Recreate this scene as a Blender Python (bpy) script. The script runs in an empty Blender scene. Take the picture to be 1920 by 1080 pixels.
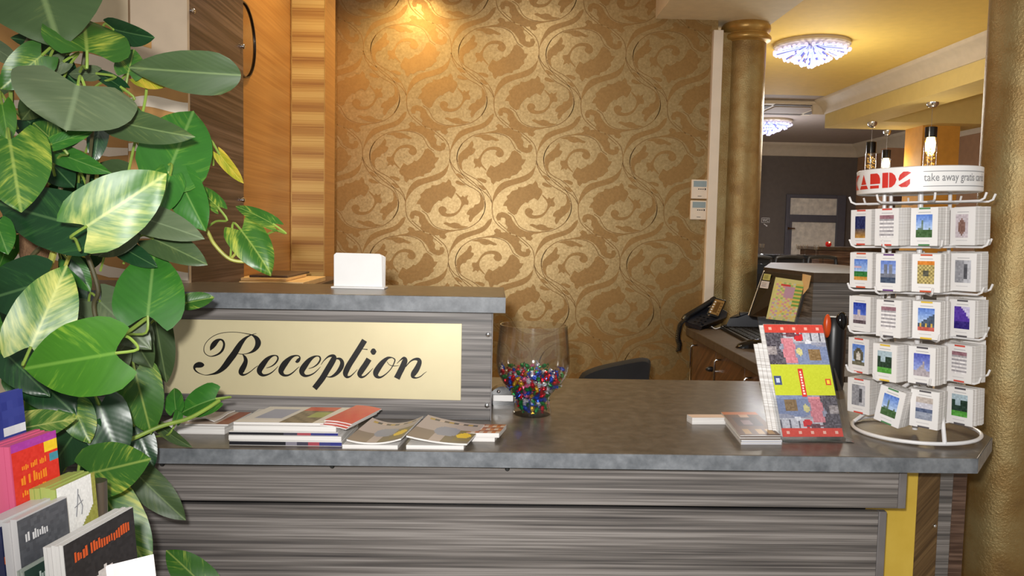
import bpy, math, random
from mathutils import Vector, Matrix
from mathutils.geometry import tessellate_polygon

random.seed(7)
SC = bpy.context.scene
COL = SC.collection

# ------------------------------------------------------------------ camera
FPX = 1500.0                                   # focal length in pixels of a 1920 px wide frame
EYE = Vector((0.0, 0.0, 1.38))
YAW, PITCH, ROLL = math.radians(1.5), math.radians(4.0), math.radians(1.15)
_h = Vector((math.sin(YAW), math.cos(YAW), 0))
FW = (_h * math.cos(PITCH) - Vector((0, 0, 1)) * math.sin(PITCH)).normalized()
_r0 = FW.cross(Vector((0, 0, 1))).normalized()
_u0 = _r0.cross(FW).normalized()
RT = _r0 * math.cos(ROLL) + _u0 * math.sin(ROLL)
UP = _u0 * math.cos(ROLL) - _r0 * math.sin(ROLL)
cam = bpy.data.cameras.new('camera')
cam.sensor_width = 36.0
cam.lens = FPX / 1920.0 * 36.0
cam.clip_start = 0.05
camo = bpy.data.objects.new('camera', cam)
COL.objects.link(camo)
M = Matrix((RT, UP, -FW)).transposed().to_4x4()
M.translation = EYE
camo.matrix_world = M
SC.camera = camo

# ------------------------------------------------------------------ light and exposure
SC.view_settings.view_transform = 'Standard'
SC.view_settings.look = 'None'
SC.view_settings.gamma = 1.0
SC.view_settings.use_curve_mapping = False
SC.view_settings.exposure = 0.0
world = bpy.data.worlds.new('world')
SC.world = world
world.use_nodes = True
world.node_tree.nodes['Background'].inputs[0].default_value = (0.95, 0.93, 0.9, 1)
world.node_tree.nodes['Background'].inputs[1].default_value = 0.36


def lamp(name, kind, loc, energy, color, size=0.2, target=None, **kw):
    l = bpy.data.lights.new(name, kind)
    l.energy = energy
    l.color = color
    if kind == 'AREA':
        l.shape = 'DISK'
        l.size = size
    else:
        l.shadow_soft_size = size
    for k, v in kw.items():
        setattr(l, k, v)
    o = bpy.data.objects.new(name, l)
    o.location = loc
    if target is not None:
        o.rotation_euler = (Vector(target) - Vector(loc)).to_track_quat('-Z', 'Y').to_euler()
    COL.objects.link(o)
    return o


# the camera's own flash, just above and left of the lens
lamp('flash', 'SPOT', (-0.07, -0.03, 1.50), 250.0, (1.0, 0.98, 0.95), 0.035, (0.22, 3.0, 1.42), spot_size=math.radians(98), spot_blend=1.0)
# lobby ceiling lights above and behind the photographer
lamp('lobby_light', 'AREA', (0.3, -0.6, 2.95), 14.0, (1.0, 0.95, 0.88), 1.6, (0.2, 1.9, 0.6))
# warm halogen downlights over the wallpaper
lamp('halogen_spot', 'SPOT', (-0.54, 4.95, 3.06), 100.0, (1.0, 0.72, 0.32), 0.06, (-0.52, 5.2, 0.0),
     spot_size=math.radians(140), spot_blend=1.0)
lamp('halogen_spot', 'SPOT', (-0.62, 3.70, 3.06), 62.0, (1.0, 0.78, 0.40), 0.06, (-0.75, 3.75, 0.0),
     spot_size=math.radians(130), spot_blend=1.0)
lamp('bay_light', 'AREA', (0.3, 4.1, 3.06), 8.0, (1.0, 0.92, 0.78), 0.5, (0.3, 4.3, 0))
# hall lights beyond the column: the crystal rosettes, and one unseen fill lamp added nearer to brighten the hall
for lx, ly, e, c in ((2.55, 6.3, 60.0, (1.0, 0.95, 0.84)), (3.55, 10.2, 70.0, (0.92, 0.94, 1.0)), (4.3, 3.6, 54.0, (1.0, 0.93, 0.80))):
    lamp('hall_lamp_and_fill', 'AREA', (lx, ly, 2.45), e * 0.38, c, 0.5, (lx, ly, 0))
    lamp('hall_glow', 'POINT', (lx, ly, 2.30), e * 0.40, c, 0.25)  # extra glow added under each lamp to lighten the ceiling


# ------------------------------------------------------------------ pixel helpers (points on real planes)
def ray(u, v):
    return FW + RT * ((u - 960) / FPX) - UP * ((v - 540) / FPX)


def on_y(u, v, y):
    d = ray(u, v)
    return EYE + d * ((y - EYE.y) / d.y)


def on_z(u, v, z):
    d = ray(u, v)
    return EYE + d * ((z - EYE.z) / d.z)


def on_x(u, v, x):
    d = ray(u, v)
    return EYE + d * ((x - EYE.x) / d.x)


def lin(c):
    return tuple(((x / 255.0) / 12.92 if x / 255.0 <= 0.04045 else ((x / 255.0 + 0.055) / 1.055) ** 2.4) for x in c)


def mixc(a, b, t):
    return tuple(x + (y - x) * t for x, y in zip(a, b))


# ------------------------------------------------------------------ materials
class NT:
    """tiny node-tree writer"""
    def __init__(self, name):
        self.m = bpy.data.materials.new(name)
        self.m.use_nodes = True
        self.t = self.m.node_tree
        self.b = self.t.nodes['Principled BSDF']
        self.out = self.t.nodes['Material Output']

    def n(self, kind, **kw):
        x = self.t.nodes.new(kind)
        for k, v in kw.items():
            if k.startswith('i_'):
                x.inputs[int(k[2:]) if k[2:].isdigit() else k[2:].replace('_', ' ')].default_value = v
            else:
                setattr(x, k, v)
        return x

    def l(self, a, b):
        self.t.links.new(a, b)

    def ramp(self, src, stops, interp='LINEAR'):
        r = self.n('ShaderNodeValToRGB')
        r.color_ramp.interpolation = interp
        e = r.color_ramp.elements
        while len(e) < len(stops):
            e.new(0.5)
        for i, (p, c) in enumerate(stops):
            e[i].position = p
            e[i].color = (*lin(c), 1)
        self.l(src, r.inputs[0])
        return r

    def coords(self, scale=(1, 1, 1), kind='Object', rot=(0, 0, 0)):
        tc = self.n('ShaderNodeTexCoord')
        mp = self.n('ShaderNodeMapping')
        mp.inputs['Scale'].default_value = scale
        mp.inputs['Rotation'].default_value = rot
        src = tc.outputs[kind]
        if any(rot):
            mp.inputs['Rotation'].default_value = (0, 0, 0)
            m0 = self.n('ShaderNodeMapping')
            m0.inputs['Rotation'].default_value = rot
            self.l(src, m0.inputs[0])
            src = m0.outputs[0]
        self.l(src, mp.inputs[0])
        return mp.outputs[0]

    def noise(self, vec, scale=1.0, detail=4.0, rough=0.5):
        x = self.n('ShaderNodeTexNoise')
        x.inputs['Scale'].default_value = scale
        x.inputs['Detail'].default_value = detail
        x.inputs['Roughness'].default_value = rough
        self.l(vec, x.inputs['Vector'])
        return x.outputs['Fac']

    def bump(self, h, strength=0.2, dist=0.002):
        b = self.n('ShaderNodeBump')
        b.inputs['Strength'].default_value = strength
        b.inputs['Distance'].default_value = dist
        self.l(h, b.inputs['Height'])
        self.l(b.outputs[0], self.b.inputs['Normal'])

    def set(self, rough=None, metal=None, spec=None, coat=None):
        for k, v in (('Roughness', rough), ('Metallic', metal), ('Specular IOR Level', spec), ('Coat Weight', coat)):
            if v is not None:
                self.b.inputs[k].default_value = v
        return self


def plain(name, rgb, rough=0.5, metal=0.0, spec=0.5, emit=0.0, var=0.06):
    w = NT(name)
    w.set(rough, metal, spec)
    c = lin(rgb)
    if var:
        f = w.noise(w.coords(), 14.0, 3.0)
        lo = tuple(max(0, min(255, x * (1 - var))) for x in rgb)
        hi = tuple(max(0, min(255, x * (1 + var))) for x in rgb)
        r = w.ramp(f, [(0.3, lo), (0.7, hi)])
        w.l(r.outputs[0], w.b.inputs['Base Color'])
    else:
        w.b.inputs['Base Color'].default_value = (*c, 1)
    if emit:
        w.b.inputs['Emission Color'].default_value = (*c, 1)
        w.b.inputs['Emission Strength'].default_value = emit
    return w.m


def clear_glass(name, tint=(0.98, 0.98, 0.97), rough=0.03, ior=1.45):
    """thin clear wall: see-through with a Fresnel gloss"""
    w = NT(name)
    t = w.n('ShaderNodeBsdfTransparent')
    t.inputs[0].default_value = (*tint, 1)
    g = w.n('ShaderNodeBsdfGlossy')
    g.inputs['Roughness'].default_value = rough
    lw = w.n('ShaderNodeLayerWeight')
    lw.inputs['Blend'].default_value = 0.5
    pw = w.n('ShaderNodeMath', operation='POWER')
    w.l(lw.outputs['Facing'], pw.inputs[0])
    pw.inputs[1].default_value = 3.0
    fr = w.n('ShaderNodeMath', operation='MULTIPLY_ADD')
    w.l(pw.outputs[0], fr.inputs[0])
    fr.inputs[1].default_value = 0.8
    fr.inputs[2].default_value = 0.06
    mx = w.n('ShaderNodeMixShader')
    w.l(fr.outputs[0], mx.inputs[0])
    w.l(t.outputs[0], mx.inputs[1])
    w.l(g.outputs[0], mx.inputs[2])
    w.l(mx.outputs[0], w.out.inputs[0])
    return w.m


def streaked(name, stops, scale, rough=0.4, spec=0.4, rot=(0, 0, 0), fine=6.0, bump=0.05):
    """laminate with streaks; scale is the noise frequency along x, y, z"""
    w = NT(name).set(rough, 0, spec)
    f1 = w.noise(w.coords(scale, rot=rot), 1.0, 3.0, 0.55)
    f2 = w.noise(w.coords(tuple(s * fine if s > 8 else s for s in scale), rot=rot), 1.0, 2.0, 0.5)
    mm = w.n('ShaderNodeMath', operation='MULTIPLY_ADD')
    w.l(f2, mm.inputs[0])
    mm.inputs[1].default_value = 0.45
    m2 = w.n('ShaderNodeMath', operation='MULTIPLY')
    w.l(f1, m2.inputs[0])
    m2.inputs[1].default_value = 0.60
    w.l(m2.outputs[0], mm.inputs[2])
    r = w.ramp(mm.outputs[0], stops)
    w.l(r.outputs[0], w.b.inputs['Base Color'])
    if bump:
        w.bump(mm.outputs[0], bump, 0.001)
    return w.m


def mottled(name, stops, scale, rough, metal, bump=0.3, bscale=90, spec=0.5, dist=0.002, rvar=None):
    w = NT(name).set(rough, metal, spec)
    v = w.coords()
    r = w.ramp(w.noise(v, scale, 6.0, 0.6), stops)
    w.l(r.outputs[0], w.b.inputs['Base Color'])
    w.bump(w.noise(v, bscale, 4.0, 0.6), bump, dist)
    return w.m


def printed(name='printed_paper', rough=0.35):
    w = NT(name).set(rough, 0, 0.4)
    a = w.n('ShaderNodeAttribute')
    a.attribute_name = 'Col'
    w.l(a.outputs['Color'], w.b.inputs['Base Color'])
    return w.m


MT = {}


# ------------------------------------------------------------------ mesh builder
class MB:
    def __init__(self):
        self.v, self.f, self.m, self.c, self.uv = [], [], [], [], []

    def add(self, vs, fs, mat=0, col=None, X=None, uvs=None):
        o = len(self.v)
        for p in vs:
            p = Vector(p)
            self.v.append(X @ p if X is not None else p)
        for i, f in enumerate(fs):
            self.f.append(tuple(o + k for k in f))
            self.m.append(mat)
            self.c.append(col)
        if uvs:
            self.uv.extend(uvs)
        return self

    def box(self, lo, hi, mat=0, col=None, X=None):
        x0, y0, z0 = lo
        x1, y1, z1 = hi
        vs = [(x0, y0, z0), (x1, y0, z0), (x1, y1, z0), (x0, y1, z0), (x0, y0, z1), (x1, y0, z1), (x1, y1, z1), (x0, y1, z1)]
        return self.add(vs, [(3, 2, 1, 0), (4, 5, 6, 7), (0, 1, 5, 4), (1, 2, 6, 5), (2, 3, 7, 6), (3, 0, 4, 7)], mat, col, X)

    def quad(self, a, b, c, d, mat=0, col=None, X=None):
        return self.add([a, b, c, d], [(0, 1, 2, 3)], mat, col, X)

    def prism(self, poly, z0, z1, mat=0, col=None, X=None):
        """poly: CCW list of (x, y); extruded along local z"""
        n = len(poly)
        vs = [(x, y, z0) for x, y in poly] + [(x, y, z1) for x, y in poly]
        fs = [(i, (i + 1) % n, n + (i + 1) % n, n + i) for i in range(n)]
        tri = tessellate_polygon([[Vector((x, y, 0)) for x, y in poly]])
        for t in tri:
            a, b, c = t
            ar = (poly[b][0] - poly[a][0]) * (poly[c][1] - poly[a][1]) - (poly[b][1] - poly[a][1]) * (poly[c][0] - poly[a][0])
            if ar < 0:
                a, c = c, a
            fs.append((n + a, n + b, n + c))
            fs.append((c, b, a))
        return self.add(vs, fs, mat, col, X)

    def flat(self, poly, place, mat=0, col=None):
        """poly: list of 2D points, place(x, y) -> 3D point; a flat print"""
        tri = tessellate_polygon([[Vector((x, y, 0)) for x, y in poly]])
        return self.add([place(x, y) for x, y in poly], [tuple(t) for t in tri], mat, col)

    def lathe(self, prof, n=32, mat=0, col=None, X=None, caps=True):
        vs = []
        for r, z in prof:
            for i in range(n):
                a = 2 * math.pi * i / n
                vs.append((r * math.cos(a), r * math.sin(a), z))
        fs = []
        for k in range(len(prof) - 1):
            for i in range(n):
                j = (i + 1) % n
                fs.append((k * n + i, k * n + j, (k + 1) * n + j, (k + 1) * n + i))
        if caps:
            fs.append(tuple(reversed(range(n))))
            fs.append(tuple((len(prof) - 1) * n + i for i in range(n)))
        return self.add(vs, fs, mat, col, X)

    def tube(self, path, r, n=8, closed=False, mat=0, col=None, X=None):
        P = [Vector(p) for p in path]
        k = len(P)
        rs = r if isinstance(r, (list, tuple)) else [r] * k
        vs, prev = [], None
        for i in range(k):
            if closed:
                t = P[(i + 1) % k] - P[i - 1]
            else:
                t = P[min(i + 1, k - 1)] - P[max(i - 1, 0)]
            t.normalize()
            if prev is None:
                a = Vector((0, 0, 1)) if abs(t.z) < 0.9 else Vector((1, 0, 0))
                nx = t.cross(a).normalized()
            else:
                nx = (prev - t * prev.dot(t)).normalized()
            prev = nx
            ny = t.cross(nx)
            for j in range(n):
                a = 2 * math.pi * j / n
                vs.append(P[i] + (nx * math.cos(a) + ny * math.sin(a)) * rs[i])
        fs = []
        for i in range(k if closed else k - 1):
            i2 = (i + 1) % k
            for j in range(n):
                j2 = (j + 1) % n
                fs.append((i * n + j, i2 * n + j, i2 * n + j2, i * n + j2))
        if not closed:
            fs.append(tuple(range(n)))
            fs.append(tuple(reversed([(k - 1) * n + j for j in range(n)])))
        return self.add(vs, fs, mat, col, X)

    def sphere(self, c, r, nu=10, nv=6, mat=0, col=None, sc=(1, 1, 1)):
        vs = [(c[0], c[1], c[2] - r * sc[2])]
        for k in range(1, nv):
            p = -math.pi / 2 + math.pi * k / nv
            for i in range(nu):
                a = 2 * math.pi * i / nu
                vs.append((c[0] + r * sc[0] * math.cos(p) * math.cos(a), c[1] + r * sc[1] * math.cos(p) * math.sin(a), c[2] + r * sc[2] * math.sin(p)))
        vs.append((c[0], c[1], c[2] + r * sc[2]))
        fs = []
        for i in range(nu):
            j = (i + 1) % nu
            fs.append((0, 1 + j, 1 + i))
            for k in range(nv - 2):
                b = 1 + k * nu
                fs.append((b + i, b + j, b + nu + j, b + nu + i))
            b = 1 + (nv - 2) * nu
            fs.append((b + i, b + j, len(vs) - 1))
        return self.add(vs, fs, mat, col)

    def grid(self, pts, mat=0, cols=None):
        """pts[i][j] 3D points; cols[i][j] face colours"""
        n, k = len(pts), len(pts[0])
        o = len(self.v)
        for row in pts:
            for p in row:
                self.v.append(Vector(p))
        for i in range(n - 1):
            for j in range(k - 1):
                self.f.append((o + i * k + j, o + i * k + j + 1, o + (i + 1) * k + j + 1, o + (i + 1) * k + j))
                self.m.append(mat)
                self.c.append(cols[i][j] if cols else None)
        return self

    def build(self, name, mats, parent=None, smooth=True, bevel=0.0, base=None, segs=2):
        """links ONE mesh object; vertices were given in world space"""
        if not isinstance(mats, (list, tuple)):
            mats = [mats]
        if parent is not None:
            org = ORG[parent.name]
        elif base is not None:
            org = Vector(base)
        else:
            xs = [p.x for p in self.v]
            ys = [p.y for p in self.v]
            org = Vector(((min(xs) + max(xs)) / 2, (min(ys) + max(ys)) / 2, min(p.z for p in self.v)))
        me = bpy.data.meshes.new(name)
        me.from_pydata([p - org for p in self.v], [], self.f)
        for m in mats:
            me.materials.append(MT[m] if isinstance(m, str) else m)
        me.polygons.foreach_set('material_index', self.m)
        if any(c is not None for c in self.c):
            at = me.color_attributes.new('Col', 'FLOAT_COLOR', 'CORNER')
            buf = []
            for f, c in zip(self.f, self.c):
                q = (*lin(c), 1.0) if c is not None else (0.8, 0.8, 0.8, 1.0)
                buf.extend(q * len(f))
            at.data.foreach_set('color', buf)
        if self.uv and len(self.uv) == len(self.v):
            u = me.uv_layers.new(name='UVMap')
            buf = []
            for f in self.f:
                for k in f:
                    buf.extend(self.uv[k])
            u.data.foreach_set('uv', buf)
        me.validate()
        if smooth:
            me.shade_smooth()
            if smooth is not True or True:
                try:
                    me.set_sharp_from_angle(angle=math.radians(38))
                except Exception:
                    pass
        me.update()
        o = bpy.data.objects.new(name, me)
        COL.objects.link(o)
        if parent is not None:
            o.parent = parent
            ORG[o.name] = org.copy()
        else:
            o.location = org
            ORG[o.name] = org.copy()
        if bevel:
            b = o.modifiers.new('bevel', 'BEVEL')
            b.width = bevel
            b.segments = segs
            b.limit_method = 'ANGLE'
            b.angle_limit = math.radians(50)
        return o


ORG = {}


def tag(o, label, cat, group=None):
    o['label'] = label
    o['category'] = cat
    if group:
        o['group'] = group
    return o


def thing(name, loc, label, cat, group=None):
    o = bpy.data.objects.new(name, None)
    o.empty_display_size = 0.05
    o.location = loc
    COL.objects.link(o)
    ORG[o.name] = Vector(loc)
    return tag(o, label, cat, group)


def struct(o):
    o['kind'] = 'structure'
    return o


def frame(origin, xdir, ydir):
    """matrix with local x, y along the given directions (z = x cross y)"""
    x = Vector(xdir).normalized()
    z = x.cross(Vector(ydir)).normalized()
    y = z.cross(x)
    m = Matrix((x, y, z)).transposed().to_4x4()
    m.translation = Vector(origin)
    return m


def crom(pts, sub=8, closed=False):
    """Catmull-Rom through tuples of any length"""
    out, n = [], len(pts)
    rng = n if closed else n - 1
    for i in range(rng):
        p0 = pts[(i - 1) % n] if closed or i > 0 else pts[0]
        p1, p2 = pts[i], pts[(i + 1) % n]
        p3 = pts[(i + 2) % n] if closed or i + 2 < n else pts[-1]
        for k in range(sub):
            t = k / sub
            out.append(tuple(0.5 * (2 * b + (c - a) * t + (2 * a - 5 * b + 4 * c - d) * t * t + (3 * b - a - 3 * c + d) * t ** 3)
                             for a, b, c, d in zip(p0, p1, p2, p3)))
    if not closed:
        out.append(tuple(pts[-1]))
    return out


_txt = {}


def text_polys(s, bold=0.0):
    """letters of the built-in font as triangles, height about 0.7 units"""
    key = (s, bold)
    if key not in _txt:
        cu = bpy.data.curves.new('lettering', 'FONT')
        cu.body = s
        cu.size = 1.0
        cu.offset = bold
        cu.resolution_u = 2
        ob = bpy.data.objects.new('lettering', cu)
        COL.objects.link(ob)
        dg = bpy.context.evaluated_depsgraph_get()
        me = bpy.data.meshes.new_from_object(ob.evaluated_get(dg))
        vs = [(p.co.x, p.co.y) for p in me.vertices]
        fs = [tuple(p.vertices) for p in me.polygons]
        bpy.data.objects.remove(ob)
        bpy.data.curves.remove(cu)
        bpy.data.meshes.remove(me)
        _txt[key] = (vs, fs)
    return _txt[key]


def put_text(mb, s, place, width, height=None, col=None, mat=0, bold=0.0):
    """lay text into a box of the given width; place(x, y) maps to 3D"""
    vs, fs = text_polys(s, bold)
    if not vs:
        return
    x0, x1 = min(p[0] for p in vs), max(p[0] for p in vs)
    y0, y1 = min(p[1] for p in vs), max(p[1] for p in vs)
    kx = width / (x1 - x0)
    ky = kx if height is None else height / (y1 - y0)
    mb.add([place((x - x0) * kx, (y - y0) * ky) for x, y in vs], fs, mat, col)
# ------------------------------------------------------------------ material library
MT['wallpaper'] = mottled('gold_wallpaper', [(0.30, (148, 124, 82)), (0.5, (163, 139, 95)), (0.70, (178, 154, 110))], 75.0, 0.34, 0.62, 0.36, 260, 0.5, 0.0012)
MT['wallpaper_motif'] = mottled('brown_wallpaper_print', [(0.3, (140, 108, 62)), (0.7, (154, 121, 72))], 60.0, 0.42, 0.48, 0.25, 160, 0.4, 0.0012)
MT['wallpaper_line'] = plain('brown_wallpaper_line', (134, 102, 56), 0.45, 0.4)
MT['gold_column'] = mottled('gold_leaf_column', [(0.22, (116, 88, 52)), (0.42, (148, 120, 72)), (0.6, (166, 146, 100)), (0.8, (152, 141, 104))], 5.0, 0.37, 0.5, 0.6, 130, 0.5, 0.004)
MT['gold_cap'] = mottled('gilded_capital', [(0.3, (168, 128, 62)), (0.7, (196, 158, 90))], 9.0, 0.36, 0.45, 0.3, 90)
MT['zebra'] = streaked('grey_zebra_laminate', [(0.36, (66, 63, 63)), (0.46, (93, 89, 87)), (0.55, (115, 110, 107)), (0.65, (144, 139, 136))], (1.5, 8, 84), 0.42, 0.4, fine=2.4)
MT['zebra_edge'] = plain('grey_edge_banding', (112, 108, 108), 0.5)
MT['brown_veneer'] = streaked('dark_brown_veneer', [(0.36, (58, 40, 32)), (0.5, (82, 61, 50)), (0.64, (118, 94, 80))], (4, 1.2, 60), 0.38, 0.4, fine=2.4)
MT['orange_veneer'] = streaked('honey_veneer', [(0.34, (164, 108, 50)), (0.5, (176, 120, 58)), (0.66, (188, 132, 68))], (4, 1.2, 70), 0.38, 0.4, fine=2.6)
def banded(name):
    w = NT(name).set(0.36, 0.25, 0.5)
    v = w.coords()
    wv = w.n('ShaderNodeTexWave')
    wv.bands_direction = 'Z'
    wv.inputs['Scale'].default_value = 0.314 / 0.118
    wv.inputs['Distortion'].default_value = 0.0
    w.l(v, wv.inputs[0])
    f = w.noise(w.coords((0.8, 0.8, 150)), 1.0, 3.0, 0.6)
    m = w.n('ShaderNodeMath', operation='MULTIPLY_ADD')
    w.l(f, m.inputs[0])
    m.inputs[1].default_value = 0.75
    m2 = w.n('ShaderNodeMath', operation='MULTIPLY')
    w.l(wv.outputs['Fac'], m2.inputs[0])
    m2.inputs[1].default_value = 0.26
    w.l(m2.outputs[0], m.inputs[2])
    r = w.ramp(m.outputs[0], [(0.30, (146, 100, 52)), (0.42, (172, 128, 68)), (0.56, (194, 156, 90)), (0.7, (206, 172, 106))])
    w.l(r.outputs[0], w.b.inputs['Base Color'])
    return w.m
MT['gold_stripe'] = banded('gold_striped_laminate')
MT['desk_veneer'] = streaked('brown_desk_veneer', [(0.36, (66, 42, 26)), (0.5, (88, 60, 38)), (0.64, (108, 76, 50))], (30, 2.0, 30), 0.4, 0.4, rot=(0.6, 0, 0), fine=2.5)
MT['diag_veneer'] = streaked('brown_diagonal_veneer', [(0.36, (70, 52, 32)), (0.5, (92, 70, 44)), (0.64, (112, 88, 58))], (3, 3, 80), 0.45, 0.3, rot=(0, 0.9, 0), fine=2.4)
MT['laminate'] = mottled('wall_tinted_laminate', [(0.30, (76, 68, 59)), (0.5, (92, 83, 73)), (0.72, (110, 100, 88))], 26.0, 0.30, 0.0, 0.04, 120, 0.6)  # brown reflection of the gold wall painted into the grey laminate
MT['laminate_edge'] = mottled('flash_lit_laminate_edge', [(0.30, (88, 92, 97)), (0.5, (108, 112, 117)), (0.72, (130, 134, 139))], 26.0, 0.4, 0.0, 0.04, 120, 0.4)  # same laminate, with its flash-lit grey painted on the front edges
MT['desk_top'] = mottled('brown_grey_laminate', [(0.3, (74, 62, 52)), (0.7, (90, 78, 66))], 20.0, 0.5, 0.0, 0.04, 120, 0.15)
MT['cream'] = plain('cream_wall_paint', (226, 210, 178), 0.7, var=0.02)
MT['beige'] = plain('beige_shaded_wall', (196, 176, 152), 0.7, var=0.02)  # pier's darker tone imitates the shading at the wall corner
MT['tan'] = plain('tan_wall_paint', (190, 142, 82), 0.7, var=0.03)
MT['wave_white'] = plain('white_wave_paint', (236, 222, 202), 0.65, var=0.02)
MT['yellow_ceiling'] = plain('yellow_ceiling_paint', (222, 188, 94), 0.7, var=0.015)
MT['pale_yellow'] = plain('pale_yellow_paint', (214, 192, 124), 0.7, var=0.015)
MT['soffit'] = plain('beige_soffit_paint', (232, 220, 190), 0.7, var=0.02)
MT['ceiling_grey'] = plain('dimmed_white_ceiling', (166, 152, 142), 0.7, var=0.02)  # grey stands for white paint in dim light
MT['plaster'] = plain('white_plaster_moulding', (206, 192, 170), 0.6, var=0.02)
MT['far_grey'] = plain('dark_grey_wall', (104, 95, 88), 0.7, var=0.03)
MT['brown_wall'] = plain('brown_wall', (164, 126, 94), 0.7, var=0.03)
MT['orange_lit_wall'] = plain('orange_lit_wall', (206, 150, 62), 0.65, var=0.03)  # orange light painted into the wall colour
MT['yellow_panel'] = mottled('yellow_wall_panel', [(0.3, (206, 172, 62)), (0.7, (222, 190, 82))], 6.0, 0.5, 0.0, 0.1, 60)
MT['white_plastic'] = plain('white_plastic', (236, 234, 232), 0.35, var=0.01)
MT['white_trim'] = plain('white_trim_paint', (232, 220, 204), 0.5, var=0.01)
MT['white_wire'] = plain('white_coated_wire', (232, 230, 230), 0.3, var=0)
MT['white_card'] = plain('white_card', (238, 236, 234), 0.5, var=0.01)
MT['chrome'] = plain('chrome', (214, 214, 216), 0.12, 1.0, var=0)
MT['steel'] = plain('brushed_steel', (150, 142, 132), 0.3, 0.9, var=0)
MT['black'] = plain('black_plastic', (22, 22, 25), 0.34, var=0)
MT['black_gloss'] = plain('black_gloss_plastic', (14, 14, 16), 0.12, var=0)
MT['black_fabric'] = plain('black_fabric', (26, 24, 25), 0.8, var=0.1)
MT['navy_plastic'] = plain('blue_black_plastic', (34, 37, 46), 0.3, var=0)
MT['black_rubber'] = plain('black_rubber', (18, 18, 18), 0.6, var=0)
MT['mirror_rim'] = plain('dark_mirror_rim', (30, 16, 10), 0.3, var=0)
MT['mirror'] = plain('smoked_mirror', (150, 118, 82), 0.10, 0.9, var=0)
MT['brass'] = mottled('brushed_brass_plate', [(0.3, (202, 190, 152)), (0.7, (211, 199, 161))], 4.0, 0.42, 0.25, 0.03, 300)
MT['letter_black'] = plain('black_lettering', (14, 12, 12), 0.35, var=0)
MT['red'] = plain('red_print', (208, 52, 42), 0.4, var=0)
MT['grey_print'] = plain('grey_print', (134, 134, 136), 0.5, var=0)
MT['door_frame'] = plain('grey_door_frame', (92, 90, 98), 0.5, var=0.03)
MT['frosted'] = plain('frosted_pane', (226, 218, 204), 0.35, var=0.08)
MT['glass'] = clear_glass('clear_glass', (0.975, 0.975, 0.97), 0.07)
MT['acrylic'] = clear_glass('clear_acrylic', (0.97, 0.975, 0.98), 0.06, 1.4)
MT['print'] = printed()
MT['print_gloss'] = printed('glossy_print', 0.36)
MT['page_edge'] = streaked('page_edges', [(0.35, (178, 172, 167)), (0.5, (210, 206, 202)), (0.65, (230, 228, 226))], (2, 2, 420), 0.6, 0.3, fine=2.0, bump=0)
MT['floor'] = mottled('pale_floor_tile', [(0.3, (196, 180, 154)), (0.7, (214, 200, 176))], 3.0, 0.35, 0, 0.05, 30)

YB = 5.40        # wallpapered back wall
XL = -1.056       # left side wall of the reception bay
ZW = 0.80        # worktop height
YF = on_z(960, 848, ZW).y
YP = on_z(900, 788, ZW).y          # front of the raised ledge's panel

# ------------------------------------------------------------------ setting: floor, walls, ceilings
mb = MB().box((-5, -1.6, -0.05), (8, 14.0, 0.0))
struct(mb.build('floor', 'floor', smooth=False))

XW1 = on_y(1322, 420, YB).x        # right end of the wallpaper
mb = MB().box((XL - 0.04, YB, 0), (XW1 + 0.04, YB + 0.12, 3.1))
wall_back = struct(mb.build('wall_back', 'wallpaper', smooth=False))

# printed scroll damask, traced once and repeated over the wall (two-fold rotation lattice)
ML = {
    'leaf': [(385, 575), (400, 540), (430, 490), (470, 512), (520, 482), (532, 462), (560, 468), (600, 430), (625, 390), (640, 352), (668, 338), (705, 360), (738, 395), (745, 425), (784, 428), (765, 465), (738, 495), (748, 525), (720, 545), (695, 578), (640, 595), (630, 622), (590, 618), (550, 632), (520, 655), (488, 650), (462, 686), (440, 665), (430, 622), (400, 605)],
    'scroll': [(264, 430), (300, 432), (325, 400), (345, 365), (380, 330), (420, 312), (470, 306), (520, 316), (552, 345), (562, 378), (545, 405), (515, 412), (485, 395), (476, 370), (490, 352), (470, 340), (430, 340), (390, 352), (355, 385), (338, 420), (333, 455), (348, 490), (390, 540), (380, 545), (335, 505), (320, 527), (300, 508), (263, 530), (276, 490), (260, 468)],
    'left_leaf': [(105, 470), (103, 420), (120, 385), (160, 345), (200, 310), (228, 265), (245, 258), (257, 295), (245, 325), (277, 335), (268, 365), (240, 395), (210, 405), (195, 435), (165, 440), (145, 465), (140, 500), (152, 545), (120, 515)],
    'top_leaf': [(255, 210), (320, 190), (380, 188), (430, 200), (470, 220), (512, 240), (480, 254), (440, 240), (400, 252), (350, 240), (330, 222), (290, 216)],
    'acanthus': [(300, 192), (400, 162), (470, 148), (492, 130), (472, 105), (500, 80), (540, 95), (552, 120), (600, 116), (642, 124), (652, 140), (702, 150), (742, 180), (730, 215), (757, 250), (752, 290), (762, 307), (800, 312), (803, 282), (835, 278), (852, 310), (836, 350), (790, 367), (740, 352), (700, 322), (680, 280), (650, 240), (610, 205), (560, 182), (500, 170), (430, 172)],
    'bud': [(80, 590), (110, 582), (140, 600), (168, 634), (130, 627), (100, 612)],
    'bud2': [(288, 630), (340, 624), (392, 645), (382, 672), (345, 662)],
}
BANDS = [
    [(885, 480), (872, 540), (848, 595), (790, 642), (720, 667), (640, 692), (570, 727), (522, 767), (482, 822), (457, 872), (446, 930), (450, 870), (462, 800), (485, 740), (520, 690), (570, 653), (640, 633), (720, 608), (790, 578), (832, 548), (865, 510)],
    [(455, -20), (440, 40), (400, 92), (350, 127), (280, 152), (200, 182), (130, 222), (80, 272), (46, 322), (26, 372), (19, 430), (22, 370), (36, 305), (62, 240), (108, 170), (180, 133), (260, 108), (330, 83), (380, 48), (412, 5)],
]
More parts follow.
